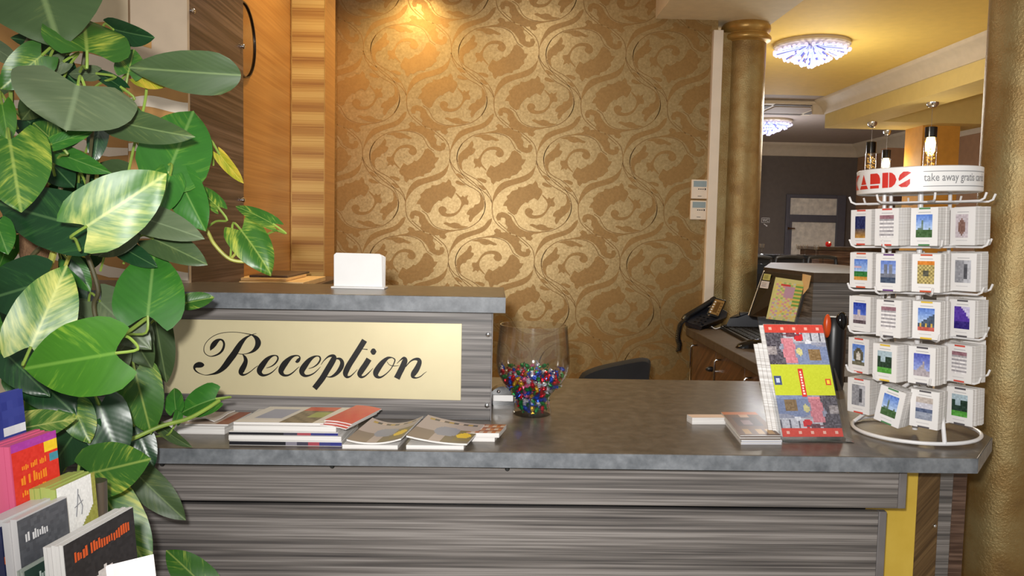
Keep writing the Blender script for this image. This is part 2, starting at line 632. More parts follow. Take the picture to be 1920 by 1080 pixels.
LINES = [
    [(100, 470), (92, 420), (105, 350), (150, 275), (240, 208), (340, 178), (450, 172), (540, 186), (610, 222), (650, 280), (680, 330), (730, 362)],
    [(520, 20), (600, 85), (720, 152), (800, 210), (862, 275), (886, 345), (891, 420), (884, 480)],
    [(18, 440), (45, 500), (100, 560), (190, 615), (260, 665), (320, 725), (356, 785), (377, 840), (384, 900), (370, 970), (330, 1040)],
    [(105, 480), (135, 540), (195, 588), (280, 632), (350, 690), (402, 752), (440, 820), (447, 860)],
]
CX, CY = 672.0, 662.0
KW = (YB / FPX) / 5.4 * 1.0
org = on_y(840 + CX / 5.4, 220 + CY / 5.4, YB)
TX, TY = 870.0, 1043.0
mb = MB()
XW0 = XL + 0.012


def clip_poly(poly, x0, x1):
    for side, lim in ((1, x0), (-1, x1)):
        out = []
        for i in range(len(poly)):
            a, b = poly[i], poly[(i + 1) % len(poly)]
            ia, ib = (a[0] - lim) * side >= 0, (b[0] - lim) * side >= 0
            if ia:
                out.append(a)
            if ia != ib:
                t = (lim - a[0]) / (b[0] - a[0])
                out.append((lim, a[1] + (b[1] - a[1]) * t))
        poly = out
        if len(poly) < 3:
            return []
    return poly


def add_motif(poly, sgn, dx, dy, lift, mat):
    q = [(org.x + (sgn * (x - CX) + dx) * KW, org.z - (sgn * (y - CY) + dy) * KW) for x, y in poly]
    if max(p[1] for p in q) < 0.35 or min(p[1] for p in q) > 3.1:
        return
    q = [(x, min(3.1, z)) for x, z in clip_poly(q, XW0, XW1 - 0.003)]
    if len(q) >= 3:
        mb.flat(q, lambda x, y: (x, YB - lift, y), mat)


def line_poly(pts, w):
    c = crom(pts, 4)
    a, b = [], []
    for i in range(len(c)):
        p, q = c[max(0, i - 1)], c[min(len(c) - 1, i + 1)]
        d = math.hypot(q[0] - p[0], q[1] - p[1]) or 1
        nx, ny = -(q[1] - p[1]) / d, (q[0] - p[0]) / d
        a.append((c[i][0] + nx * w, c[i][1] + ny * w))
        b.append((c[i][0] - nx * w, c[i][1] - ny * w))
    return a + b[::-1]


motifs = [crom(p, 2, True) if k not in ('leaf', 'acanthus') else p for k, p in ML.items()]
bands = [crom(p, 2, True) for p in BANDS]
lines = [line_poly(p, 3.6) for p in LINES]
for i in range(-6, 6):
    for j in range(-4, 4):
        dx, dy = i * TX, j * TY
        for b in bands:
            add_motif(b, 1, dx, dy, 0.0008, 0)
        for s in (1, -1):
            for p in motifs:
                add_motif(p, s, dx, dy, 0.0008, 0)
            for p in lines:
                add_motif(p, s, dx, dy, 0.0006, 1)
pat = mb.build('scroll_print', ['wallpaper_motif', 'wallpaper_line'], wall_back, smooth=False)

# white corner strip beside the column
a, b = on_y(1337, 100, YB - 0.03), on_y(1345, 100, YB - 0.03)
mb = MB().box((XW1, YB - 0.045, 0), (XW1 + 0.066, YB + 0.0, 2.74))
struct(mb.build('trim_1', 'white_trim', bevel=0.004))
mb = MB().box((XW1 + 0.066, YB + 0.02, 0), (XW1 + 0.30, YB + 0.14, 2.74))
struct(mb.build('trim_2', 'gold_column', smooth=False))

# left side wall of the bay: dark veneer near, honey veneer and gold strip beyond
Y0 = on_x(353, 300, XL + 0.03).y
Y1 = on_x(457, 300, XL + 0.03).y
Y2 = on_x(545, 300, XL).y
Y3 = on_x(610, 300, XL).y
mb = MB().box((XL - 0.16, Y0 + 0.02, 0), (XL, YB, 3.1))
wall_left = struct(mb.build('wall_left', 'orange_veneer', smooth=False))
mb = MB().box((XL + 0.001, Y0 + 0.021, 0.3), (XL + 0.030, Y1, 3.1))
p = mb.build('veneer_panel', 'brown_veneer', wall_left, bevel=0.002)
p['label'] = 'dark brown veneer panel'
xp = on_y(610, 300, Y2).x
yp2 = on_x(627.5, 300, xp).y
mb = MB().box((XL, Y2, 0.0), (xp, yp2, 3.1))
p = mb.build('pilaster', 'orange_veneer', wall_left, smooth=False)
mb = MB().box((XL + 0.004, Y2 - 0.006, 0.3), (xp - 0.002, Y2, 3.1))
p = mb.build('gold_strip', 'gold_stripe', wall_left, bevel=0.001)
p['label'] = 'gold striped laminate facing'
for x_ in (XL + 0.004, xp - 0.006):
    MB().box((x_, Y2 - 0.008, 0.3), (x_ + 0.004, Y2 - 0.006, 3.1)).build('edge_bead', 'gold_cap', wall_left)
for u, v in ((358, 20), (453, 87), (453, 375)):
    q = on_x(u, v, XL + 0.03)
    mb = MB().lathe([(0.006, 0), (0.006, 0.004), (0.010, 0.006), (0.010, 0.011), (0.005, 0.014)], 14, X=frame(q, (0, 1, 0), (0, 0, 1)))
    mb.build('screw_stud', 'chrome', wall_left)['label'] = 'chrome stud'

# round dark-rimmed mirror hanging on the side wall, half behind the veneer panel
q = on_x(455, 76, XL)
rm = (q.z - on_x(455, 146, XL).z)
cy = on_x(474, 76, XL).y - rm
mir = thing('round_mirror', (XL, cy, q.z), 'round smoked mirror with thin dark rim on the honey veneer wall', 'mirror')
X = frame((XL + 0.001, cy, q.z), (0, 1, 0), (0, 0, 1))
mb = MB().lathe([(rm - 0.004, 0), (rm - 0.004, 0.008)], 64, X=X)
mb.build('mirror_glass', 'mirror', mir)
mb = MB().lathe([(rm - 0.006, 0), (rm, 0), (rm, 0.014), (rm - 0.006, 0.014)], 64, X=X, caps=False)
mb.build('rim', 'mirror_rim', mir)

# corridor wall to the left, behind the plant, painted with waves
YL = 3.05
mb = MB().box((-5, YL, 0), (on_y(241, 100, YL).x, YL + 0.1, 3.2))
wl = struct(mb.build('wall_front_left', 'cream', smooth=False))
mb = MB().box((on_y(240, 100, Y0 - 0.02).x, Y0 - 0.0, 0), (XL + 0.030, Y0 + 0.02, 3.2))
wp = struct(mb.build('wall_pier', 'beige', smooth=False))
# painted waves on both
def wave(mbx, y, u0, u1, f_top, f_bot, mat, n=14, lift=0.002):
    top = [(u0 + (u1 - u0) * i / n) for i in range(n + 1)]
    rows = [[on_y(u, f_top(u), y - lift) for u in top], [on_y(u, f_bot(u), y - lift) for u in top]]
    mbx.grid([rows[1], rows[0]], mat)
mb = MB()
s = lambda a, b, c, ph: (lambda u: a + b * math.sin(u / c + ph))
wave(mb, YL, -260, 240, lambda u: 28 + 0.10 * u + 10 * math.sin(u / 50), lambda u: 545, 0)
for a, th, ph, sl in ((82, 22, 0.4, 0.18), (172, 20, 1.5, 0.22), (240, 18, 2.6, 0.12), (318, 16, 0.2, 0.1), (398, 18, 1.0, -0.1), (470, 18, 2.0, 0.1)):
    wave(mb, YL, -260, 240, lambda u: a + sl * u + 12 * math.sin(u / 40 + ph), lambda u: a + th + sl * u + 12 * math.sin(u / 40 + ph + 0.5), 1, lift=0.004)
mb.build('wave_print', ['tan', 'wave_white'], wl, smooth=False)
mb = MB()
wave(mb, Y0, 240.8, 352.6, lambda u: 138 + 10 * math.sin(u / 30), lambda u: 520, 0)
wave(mb, Y0, 240.8, 284, lambda u: 60 + 0.25 * (u - 240), lambda u: 78 + 0.3 * (u - 240), 0)
for a, th, ph in ((186, 20, 0.4), (274, 16, 1.0), (330, 14, 2.4), (440, 14, 0.2), (505, 14, 0.2)):
    wave(mb, Y0, 240.8, 352.6, lambda u: a + 7 * math.sin(u / 26 + ph), lambda u: a + th + 7 * math.sin(u / 26 + ph + 0.4), 1, lift=0.004)
mb.build('wave_print', ['tan', 'wave_white', 'beige'], wp, smooth=False)

# reception ceiling (above the frame) and the boxed beam that meets the column
mb = MB().box((-5, 2.0, 3.1), (1.25, YB + 0.12, 3.16))
struct(mb.build('ceiling', 'cream', smooth=False))
ZBEAM = on_y(1345, 38, YB).z
bx0, bx1 = on_y(1229, 38, YB).x, on_y(1452, 44, YB).x
mb = MB().box((bx0, 2.6, ZBEAM), (bx1, 5.78, 3.26))
struct(mb.build('trim_3', 'soffit', smooth=False))

# hall beyond: ceilings, walls, cornices
ZC = 2.90
mb = MB().box((bx1 - 0.02, 2.6, ZC), (6.4, 8.6, ZC + 0.06))
struct(mb.build('ceiling_hall', 'yellow_ceiling', smooth=False))
mb = MB().box((1.2, 8.6, ZC), (6.4, 13.2, ZC + 0.06))
struct(mb.build('ceiling_bar', 'ceiling_grey', smooth=False))
YE = 13.0
XR = 5.93
mb = MB().box((1.2, YE, 0), (6.4, YE + 0.12, ZC))
struct(mb.build('wall_far', 'far_grey', smooth=False))
mb = MB().box((XR, 2.5, 0), (XR + 0.12, YE, ZC))
struct(mb.build('wall_right', 'brown_wall', smooth=False))
mb = MB().box((1.4, YB + 0.16, 0), (1.52, YE, ZC))
struct(mb.build('wall_hall_left', 'cream', smooth=False))
# cove cornices (profile swept along the walls)
prof = [(0, 0), (0.02, 0), (0.035, 0.02), (0.05, 0.07), (0.09, 0.125), (0.15, 0.155), (0.17, 0.17), (0.18, 0.20), (0, 0.20)]
def cornice(name, p, q, inward, z=ZC - 0.2, sc=1.0, m='plaster'):
    p, q = Vector(p), Vector(q)
    d = (q - p).normalized()
    mbx = MB()
    n = len(prof)
    vs = [p + Vector(inward) * (a * sc) + Vector((0, 0, z + b * sc)) for a, b in prof] + [q + Vector(inward) * (a * sc) + Vector((0, 0, z + b * sc)) for a, b in prof]
    fs = [(i, (i + 1) % n, n + (i + 1) % n, n + i) for i in range(n)] + [tuple(range(n)), tuple(range(2 * n - 1, n - 1, -1))]
    mbx.add(vs, fs)
    return struct(mbx.build(name, m))
cornice('trim_4', (1.32, YE, 0), (XR, YE, 0), (0, -1, 0), ZC - 0.20)
cornice('trim_5', (XR, 2.6, 0), (XR, YE, 0), (-1, 0, 0), ZC - 0.20)
# yellow bulkhead over the bar, in an L
BX0, BX1, BY1, ZB = 3.67, 4.02, 8.9, 2.60
mb = MB().box((BX0, 5.45, ZB), (BX1, BY1, ZC))
struct(mb.build('trim_6', 'pale_yellow', smooth=False))
mb = MB().box((BX1, 8.3, ZB), (5.2, BY1, ZC))
struct(mb.build('trim_7', 'pale_yellow', smooth=False))
mb = MB().box((BX0 - 0.02, 5.25, ZB), (XR, 5.45, ZC))
struct(mb.build('trim_8', 'yellow_ceiling', smooth=False))
cornice('trim_9', (BX0, 5.45, 0), (BX0, BY1, 0), (-1, 0, 0), ZC - 0.15, 0.75)
cornice('trim_10', (BX0 - 0.14, BY1, 0), (5.2, BY1, 0), (0, 1, 0), ZC - 0.15, 0.75)
# wall section under the end of the bulkhead, orange light painted into its colour
x0, x1 = on_y(1727, 300, 8.5).x, on_y(1797, 300, 8.5).x
mb = MB().box((x0, 8.5, 0), (x1, 8.86, ZB))
struct(mb.build('wall_section', 'orange_lit_wall', smooth=False))

# grey door with a frosted transom and pane in the far wall
def px_rect(u0, v0, u1, v1, y):
    a, b = on_y(u0, v0, y), on_y(u1, v1, y)
    return a.x, a.z, b.x, b.z
y = YE - 0.03
x0, z1, x1, _ = px_rect(1475, 364, 1577, 560, y)
dr = MB()
pt = on_y(1482, 371, y); pb = on_y(1568, 404, y)
gt = on_y(1485, 416, y); gb = on_y(1560, 560, y)
door = thing('door_1', ((x0 + x1) / 2, YE, 0), 'grey framed door with frosted glass transom in the dark far wall', 'door')
door['kind'] = 'structure'
dr.box((x0, y - 0.02, 0), (pt.x, YE, z1)).box((pb.x, y - 0.02, 0), (x1, YE, z1))
dr.box((pt.x, y - 0.02, pt.z), (pb.x, YE, z1)).box((pt.x, y - 0.02, gt.z), (pb.x, YE, pb.z))
dr.build('door_frame', 'door_frame', door, bevel=0.006)
MB().box((pt.x, y, pb.z), (pb.x, y + 0.012, pt.z)).build('transom_pane', 'frosted', door, smooth=False)
lf = MB().box((pt.x, y - 0.01, 0), (gt.x, YE - 0.005, gt.z)).box((gb.x, y - 0.01, 0), (pb.x, YE - 0.005, gt.z)).box((gt.x, y - 0.01, 0), (gb.x, YE - 0.005, 0.25))
lf.build('door_leaf', 'door_frame', door, bevel=0.005)
MB().box((gt.x, y, 0.25), (gb.x, y + 0.012, gt.z)).build('door_pane', 'frosted', door, smooth=False)
hp = on_y(1474.5, 428, y - 0.05)
MB().box((x0 + 0.02, y - 0.05, hp.z - 0.02), (x0 + 0.05, y - 0.02, hp.z + 0.02)).box((x0 + 0.02, y - 0.06, hp.z - 0.01), (x0 + 0.14, y - 0.045, hp.z + 0.01)).build('door_handle', 'chrome', door)

# toilet sign
ws = on_y(1435, 413, YE)
wc = thing('toilet_sign', (ws.x, YE, ws.z - 0.12), 'small WC sign with arrow on the dark far wall', 'sign')
mb = MB().box((ws.x - 0.068, YE - 0.008, ws.z - 0.04), (ws.x + 0.068, YE, ws.z + 0.04))
mb.build('sign_plate', 'far_grey', wc)
mb = MB()
yy = YE - 0.009
for a in ((-0.068, -0.04, 0.068, -0.034), (-0.068, 0.034, 0.068, 0.04), (-0.068, -0.04, -0.062, 0.04), (0.062, -0.04, 0.068, 0.04)):
    mb.box((ws.x + a[0], yy - 0.001, ws.z + a[1]), (ws.x + a[2], yy, ws.z + a[3]))
put_text(mb, 'WC', lambda x, y: (ws.x - 0.05 + x, yy - 0.001, ws.z - 0.024 + y), 0.10, 0.048, bold=0.01)
X = frame((ws.x + 0.0, yy, ws.z - 0.075), (0.8, 0, -0.5), (0, 0, 1))
mb.box((-0.03, -0.006, 0), (0.03, 0.006, 0.002), X=X).add([(0.02, -0.016, 0), (0.045, 0, 0), (0.02, 0.016, 0)], [(0, 1, 2)], X=X)
mb.build('sign_lettering', 'white_plastic', wc, smooth=False)

# air-conditioning cassette on the ceiling
ca = on_z(1478, 205, ZC - 0.04)
ac = thing('ceiling_vent', (ca.x, ca.y, ZC - 0.05), 'flat square air conditioning cassette on the ceiling behind the first lamp', 'vent')
MB().box((ca.x - 0.42, ca.y - 0.42, ZC - 0.045), (ca.x + 0.42, ca.y + 0.42, ZC)).build('cover', 'plaster', ac, bevel=0.02)
MB().box((ca.x - 0.24, ca.y - 0.24, ZC - 0.055), (ca.x + 0.24, ca.y + 0.24, ZC - 0.045)).build('grille', 'ceiling_grey', ac, bevel=0.006)
for k in range(4):
    m = Matrix.Translation((ca.x, ca.y, ZC - 0.047)) @ Matrix.Rotation(k * math.pi / 2, 4, 'Z')
    MB().box((-0.28, -0.37, -0.006), (0.28, -0.29, 0.0), X=m).build('louver', 'far_grey', ac, bevel=0.003)


# ------------------------------------------------------------------ gold columns
def column(px, vy, y, r, top, label, cap):
    c = on_y(px, vy, y)
    t = thing('gold_column', (c.x, y, 0), label, 'column', 'gold columns')
    X = Matrix.Translation((c.x, y, 0))
    MB().lathe([(r * 1.25, 0), (r * 1.25, 0.12), (r * 1.08, 0.16), (r, 0.2)], 48, X=X).build('plinth', 'gold_cap', t)
    MB().lathe([(r, 0.2), (r * 0.995, 1.2), (r * 0.99, top - (0.13 if cap else 0))], 64, X=X, caps=False).build('shaft', 'gold_column', t)
    if cap:
        z = top - 0.13
        MB().lathe([(r, z), (r * 1.04, z + 0.005)] + [(r * 1.06 + 0.022 * math.sin(a), z + 0.03 - 0.022 * math.cos(a)) for a in [math.pi * k / 8 for k in range(9)]]
                   + [(r * 1.05, z + 0.062), (r * 1.10, z + 0.07), (r * 1.16, z + 0.085), (r * 1.18, z + 0.10), (r * 1.16, z + 0.115), (r * 1.08, z + 0.13)], 64, X=X).build('capital', 'gold_cap', t)
    return t


column(1383, 440, 5.50, 0.14, ZBEAM, 'gold mottled column with ring capital at the end of the wallpapered wall', True)
column(1907, 450, 2.69, 0.127, 2.9, 'gold mottled column close behind the postcard rack', False)


# ------------------------------------------------------------------ thermostats beside the corner strip
MT['lcd_grey'] = plain('grey_blue_display', (150, 168, 176), 0.25, var=0)
for (u, v, lb) in ((1310, 355, 'white room thermostat with grey display, upper of the pair on the wallpaper'), (1308, 394, 'white room thermostat with grey display, lower of the pair on the wallpaper')):
    a, b = on_y(u - 15.5, v + 17.5, YB), on_y(u + 15.5, v - 17.5, YB)
    t = thing('room_thermostat', ((a.x + b.x) / 2, YB, a.z), lb, 'thermostat', 'thermostats on the wallpaper')
    MB().box((a.x, YB - 0.022, a.z), (b.x, YB - 0.0012, b.z)).build('housing', 'white_trim', t, bevel=0.003)
    w_, h_ = b.x - a.x, b.z - a.z
    yy = YB - 0.0226
    MB().box((a.x + w_ * 0.12, yy, a.z + h_ * 0.62), (b.x - w_ * 0.06, yy + 0.0004, b.z - h_ * 0.07)).build('display', 'lcd_grey', t, smooth=False)
    mb = MB()
    for k_ in range(3):
        mb.box((a.x + w_ * (0.42 + 0.13 * k_), yy, a.z + h_ * 0.48), (a.x + w_ * (0.50 + 0.13 * k_), yy + 0.0004, a.z + h_ * 0.53))
    mb.box((a.x + w_ * 0.82, yy, a.z + h_ * 0.46), (a.x + w_ * 0.90, yy + 0.0004, a.z + h_ * 0.55))
    mb.box((a.x + w_ * 0.40, yy, a.z + h_ * 0.12), (a.x + w_ * 0.64, yy + 0.0004, a.z + h_ * 0.145))
    o = mb.build('buttons', 'letter_black', t, smooth=False)
    o['kind'] = 'stuff'
# ------------------------------------------------------------------ reception counter
TH = 0.042
XLW = -1.45                                    # left end, hidden behind the plant
A = on_z(1818, 852, ZW)
B = on_z(1860, 820, ZW)
Cc = on_z(1786, 782, ZW)
Dd = on_z(1700, 735, ZW)
YBK = on_z(1250, 712, ZW).y
desk = thing('reception_counter', (0.2, YF + 0.4, 0), 'grey zebra laminate reception counter with stone-grey worktop and gilded sign', 'counter')
poly = [(XLW, YF), (A.x, YF), (B.x, B.y), (Cc.x, Cc.y), (Dd.x, Dd.y), (Dd.x - 0.02, YBK), (XLW, YBK)]
MB().prism(poly, ZW - TH, ZW).build('worktop', 'laminate', desk, bevel=0.003)
MB().box((XLW, YF - 0.0016, ZW - TH + 0.0005), (A.x - 0.001, YF - 0.0002, ZW - 0.0012)).build('flash_lit_edge', 'laminate_edge', desk, smooth=False)['label'] = 'grey strip for the flash-lit worktop edge'
nA = Vector((B.y - A.y, -(B.x - A.x), 0)).normalized()
q4 = [Vector((A.x, YF, 0)) + nA * 0.0004, Vector((B.x, B.y, 0)) + nA * 0.0004]
o4 = [p + nA * 0.0012 for p in q4]
mb = MB()
vs = [Vector((p.x, p.y, z)) for z in (ZW - TH + 0.0005, ZW - 0.0012) for p in (q4[0], o4[0], o4[1], q4[1])]
mb.add(vs, [(3, 2, 1, 0), (4, 5, 6, 7), (0, 1, 5, 4), (1, 2, 6, 5), (2, 3, 7, 6), (3, 0, 4, 7)])
mb.build('flash_lit_edge', 'laminate_edge', desk, smooth=False)
YU = YF + 0.055
xr = on_y(1700, 915, YU).x
xb = on_y(1685, 915, YU).x
zb = on_y(1000, 946, YU).z
MB().box((XLW, YU, zb), (xb, YU + 0.05, ZW - TH)).build('upper_panel', 'zebra', desk, bevel=0.002)
MB().box((xb, YU - 0.001, zb), (xr, YU + 0.05, ZW - TH)).build('edge_strip', 'zebra_edge', desk, bevel=0.002)
YLW = YU + 0.045
zg = on_y(1000, 952, YLW).z
MB().box((XLW, YLW + 0.02, zg - 0.02), (xr - 0.08, YLW + 0.03, ZW - TH)).build('shadow_gap', 'black', desk, smooth=False)['label'] = 'dark joint between the two front panels'
xr2 = on_y(1661, 1000, YLW).x
xb2 = on_y(1646, 1000, YLW).x
MB().box((XLW, YLW, 0.08), (xb2, YLW + 0.019, zg)).build('lower_panel', 'zebra', desk, bevel=0.002)
MB().box((xb2, YLW - 0.001, 0.08), (xr2, YLW + 0.019, zg)).build('edge_strip', 'zebra_edge', desk, bevel=0.002)
MB().box((XLW + 0.05, YLW + 0.02, 0), (xr2 - 0.02, YLW + 0.06, 0.08)).build('plinth', 'black', desk)
# yellow end face and the diagonal veneer behind it
YY = YLW + 0.10
xy0, xy1 = xr2 - 0.08, on_y(1722, 900, YY).x
MB().box((xy0, YY, 0.0), (xy1, YY + 0.04, ZW - TH)).build('end_panel', 'yellow_panel', desk, bevel=0.002)['label'] = 'yellow end panel'
xv = on_y(1762, 900, YY + 0.02).x
MB().box((xy1, YY + 0.015, 0.0), (xv, YY + 0.06, ZW - TH)).build('veneer_panel', 'diag_veneer', desk, bevel=0.002)['label'] = 'brown diagonal veneer panel'
xz = on_y(1788, 900, YY + 0.02).x
MB().box((xv, YY + 0.02, 0.0), (xz, YY + 0.06, ZW - TH - 0.03)).build('end_strip', 'zebra', desk, bevel=0.002)
MB().box((xz, YY + 0.05, 0.0), (xz + 0.06, YY + 0.35, ZW - TH - 0.01)).build('end_board', 'brown_veneer', desk, bevel=0.002)
q = on_y(1752, 986, YY + 0.014)
MB().sphere((q.x, q.y, q.z), 0.006).build('screw_cap', 'chrome', desk)
# body closing the back so nothing floats
MB().box((XLW, YLW + 0.03, 0.0), (XLW + 0.04, YBK - 0.02, ZW - TH)).build('side_panel', 'zebra', desk)
MB().box((xr2 - 0.12, YY + 0.04, 0), (xr2 - 0.08, YBK - 0.05, ZW - TH)).build('side_panel', 'zebra', desk)
# dark fixing buttons under the worktop edge
for u, v in ((307, 868), (624, 872), (951, 877), (1586, 881)):
    q = on_y(u, v, YU)
    X = frame((q.x, YU, q.z), (1, 0, 0), (0, 0, 1))
    MB().lathe([(0.006, 0), (0.0065, 0.01), (0.004, 0.016)], 14, X=X).build('fixing_button', 'steel' if u > 1500 else 'black_rubber', desk)

# raised ledge with the sign
YT = YP - 0.05
zl1 = on_y(700, 553, YT).z
zl0 = on_y(700, 583, YT).z
xle = on_y(948, 570, YT).x
ylb = on_z(640, 533, zl1).y
xpe = on_y(923, 680, YP).x
MB().box((XLW, YT, zl0), (xle, ylb, zl1)).build('ledge', 'laminate', desk, bevel=0.003)
MB().box((XLW, YT - 0.0016, zl0 + 0.0005), (xle, YT - 0.0002, zl1 - 0.0012)).build('flash_lit_edge', 'laminate_edge', desk, smooth=False)
MB().box((XLW, YP, ZW), (xpe - 0.003, YP + 0.04, zl0)).build('ledge_panel', 'zebra', desk, bevel=0.0015)
MB().box((xpe - 0.003, YP + 0.001, ZW), (xpe, YP + 0.039, zl0)).build('edge_strip', 'zebra_edge', desk)
MB().box((xpe - 0.06, YP + 0.04, ZW), (xpe - 0.02, ylb - 0.05, zl0)).build('ledge_side', 'zebra', desk)
MB().box((XLW, YP + 0.04, ZW), (XLW + 0.04, ylb - 0.05, zl0)).build('ledge_side', 'zebra', desk)
for u, v in ((915, 627), (913, 760)):
    q = on_y(u, v, YP)
    X = frame((q.x, YP, q.z), (1, 0, 0), (0, 0, 1))
    MB().lathe([(0.008, 0), (0.008, 0.003), (0.0065, 0.008), (0.003, 0.010)], 16, X=X).build('screw_stud', 'chrome', desk)['label'] = 'chrome stud'

# brass sign plate with black script lettering
c0, c1, c2, c3 = [on_y(u, v, YP - 0.004) for u, v in ((308, 737), (864, 751), (866, 607), (308, 598))]
mb = MB()
bk = Vector((0, 0.004, 0))
P8 = [c0, c1, c2, c3, c0 + bk, c1 + bk, c2 + bk, c3 + bk]
mb.add(P8, [(0, 1, 2, 3), (7, 6, 5, 4), (0, 4, 5, 1), (1, 5, 6, 2), (2, 6, 7, 3), (3, 7, 4, 0)])
plate = mb.build('sign_plate', 'brass', desk, smooth=False, bevel=0.0008)
plate['label'] = 'pale brass sign plate'

STROKES = []
def S3(pts, k=0.84):
    STROKES.append([(350 + x / 7.2, 610 + y / 7.2, w * k / 7.2) for x, y, w in pts])
def S4(pts, k=0.84):
    STROKES.append([(570 + x / 7.2, 610 + y / 7.2, w * k / 7.2) for x, y, w in pts])
S3([(318, 342, 4), (338, 300, 62), (368, 255, 84), (405, 215, 66), (450, 192, 30), (488, 208, 32), (505, 255, 34), (490, 320, 38), (450, 372, 32), (390, 405, 24), (320, 418, 13), (260, 390, 12), (232, 340, 12), (242, 270, 10), (290, 200, 10), (370, 140, 10), (470, 105, 10), (580, 92, 9), (700, 95, 9), (800, 112, 12), (880, 130, 20), (940, 172, 66), (965, 235, 92), (942, 300, 72), (890, 352, 40), (820, 380, 14), (750, 390, 12), (692, 382, 10)])
S3([(942, 110, 6), (870, 130, 16), (800, 168, 38), (740, 230, 72), (690, 305, 92), (640, 385, 102), (580, 465, 102), (520, 545, 92), (460, 605, 68), (400, 642, 44), (340, 660, 24), (260, 672, 10), (190, 655, 12), (130, 622, 22), (103, 580, 34), (122, 548, 70), (160, 534, 92), (195, 534, 86), (222, 536, 56), (238, 538, 8)])
S3([(755, 392, 10), (785, 430, 46), (797, 480, 66), (778, 540, 84), (746, 600, 92), (735, 640, 80), (757, 668, 38), (800, 660, 22), (860, 625, 14), (920, 575, 12), (962, 545, 8)])
E = [(1075, 577, 8), (1140, 555, 16), (1195, 515, 24), (1230, 460, 26), (1225, 420, 24), (1190, 406, 18), (1140, 420, 38), (1080, 465, 70), (1020, 540, 94), (985, 600, 92), (990, 645, 70), (1030, 674, 42), (1090, 666, 26), (1150, 635, 18), (1200, 590, 12), (1236, 550, 6)]
S3(E)
S3([(1466, 488, 10), (1488, 488, 52), (1512, 466, 52), (1528, 435, 24), (1505, 410, 18), (1455, 412, 28), (1400, 440, 56), (1330, 510, 94), (1285, 580, 96), (1275, 630, 80), (1310, 672, 44), (1370, 674, 28), (1430, 640, 20), (1490, 585, 12), (1522, 558, 6)])
S3([(x + 572, y + 8, w) for x, y, w in E])
S4([(230, 532, 8), (270, 475, 14), (330, 422, 28), (385, 412, 52), (405, 440, 84), (370, 510, 94), (310, 610, 94), (250, 710, 94), (190, 790, 92), (140, 852, 90)])
S4([(395, 482, 10), (440, 450, 22), (490, 458, 46), (515, 505, 64), (500, 570, 74), (450, 640, 60), (390, 685, 38), (340, 698, 18), (288, 686, 8)])
S4([(818, 202, 92), (750, 312, 92), (680, 422, 92), (610, 532, 92), (570, 612, 92), (560, 660, 78), (580, 696, 46), (622, 690, 24), (670, 650, 14), (722, 594, 6)])
S4([(785, 320, 8), (858, 326, 16)])
S4([(878, 455, 92), (830, 532, 92), (775, 612, 92), (752, 660, 80), (770, 697, 44), (815, 690, 26), (870, 645, 18), (932, 578, 6)])
S4([(896, 355, 6), (915, 355, 78), (937, 355, 96), (958, 355, 78), (978, 355, 6)], 0.9)
S4([(1190, 435, 14), (1130, 442, 44), (1060, 502, 78), (1000, 582, 94), (970, 640, 92), (980, 687, 60), (1030, 702, 32), (1100, 662, 18), (1170, 592, 14), (1215, 512, 18), (1226, 462, 20), (1190, 435, 14)])
S4([(1120, 490, 8), (1150, 530, 9), (1200, 548, 12), (1280, 545, 6)])
S4([(1255, 515, 8), (1300, 470, 16), (1345, 442, 44), (1362, 475, 84), (1330, 560, 94), (1285, 650, 94), (1252, 717, 100)])
S4([(1370, 562, 14), (1430, 492, 20), (1490, 458, 34), (1545, 462, 58), (1558, 505, 74), (1520, 592, 90), (1480, 652, 86), (1470, 692, 54), (1512, 710, 22), (1570, 692, 16), (1620, 650, 10), (1658, 624, 4)])
mb = MB()
for k, st in enumerate(STROKES):
    c = crom(st, 6)
    L, R = [], []
    for i in range(len(c)):
        p, q = c[max(0, i - 1)], c[min(len(c) - 1, i + 1)]
        d = math.hypot(q[0] - p[0], q[1] - p[1]) or 1
        nx, ny, w = -(q[1] - p[1]) / d, (q[0] - p[0]) / d, max(0.4, c[i][2]) / 2
        yy = YP - 0.0046 - 0.00006 * k
        L.append(on_y(c[i][0] + nx * w, c[i][1] + ny * w, yy))
        R.append(on_y(c[i][0] - nx * w, c[i][1] - ny * w, yy))
    mb.grid([L, R])
mb.build('sign_lettering', 'letter_black', desk, smooth=False)['label'] = 'black script word Reception'

# ------------------------------------------------------------------ white leaflet stand on the ledge
q = on_z(672, 541, zl1)
k = q.y / FPX
st = thing('card_stand', (q.x, q.y, zl1), 'white tabletop stand holding a pack of white cards on the raised ledge', 'card stand')
wd, hh = 96 * k, 66 * k
X = Matrix.Translation(q) @ Matrix.Rotation(math.radians(-4), 4, 'Z')
MB().box((-wd / 2 - 0.004, -0.014, 0), (wd / 2 + 0.004, 0.05, 0.006), X=X).build('base', 'white_plastic', st, bevel=0.002)
lean = X @ Matrix.Rotation(math.radians(-9), 4, 'X')
for i in range(4):
    e = 0.002 * i
    a, b = -wd / 2 + 0.005 * i * 0.4, wd / 2
    tp = [(-wd / 2 + 0.003 + e * .3, 0.006), (wd / 2 - 0.004 + e * .5, 0.006), (wd / 2 - 0.010 + e, hh - 0.008 + e * 0.2), (wd / 2 - 0.018 + e, hh - e * 0.3), (-wd / 2 + 0.006, hh + 0.001 - e * 0.3), (-wd / 2 - 0.002, hh - 0.006)]
    Z = lean @ Matrix(((1, 0, 0, 0), (0, 0, 1, 0.009 * i - 0.004), (0, 1, 0, 0), (0, 0, 0, 1)))
    MB().prism(tp, 0, 0.008, X=Z).build('card_pack', 'white_card', st, bevel=0.0015)

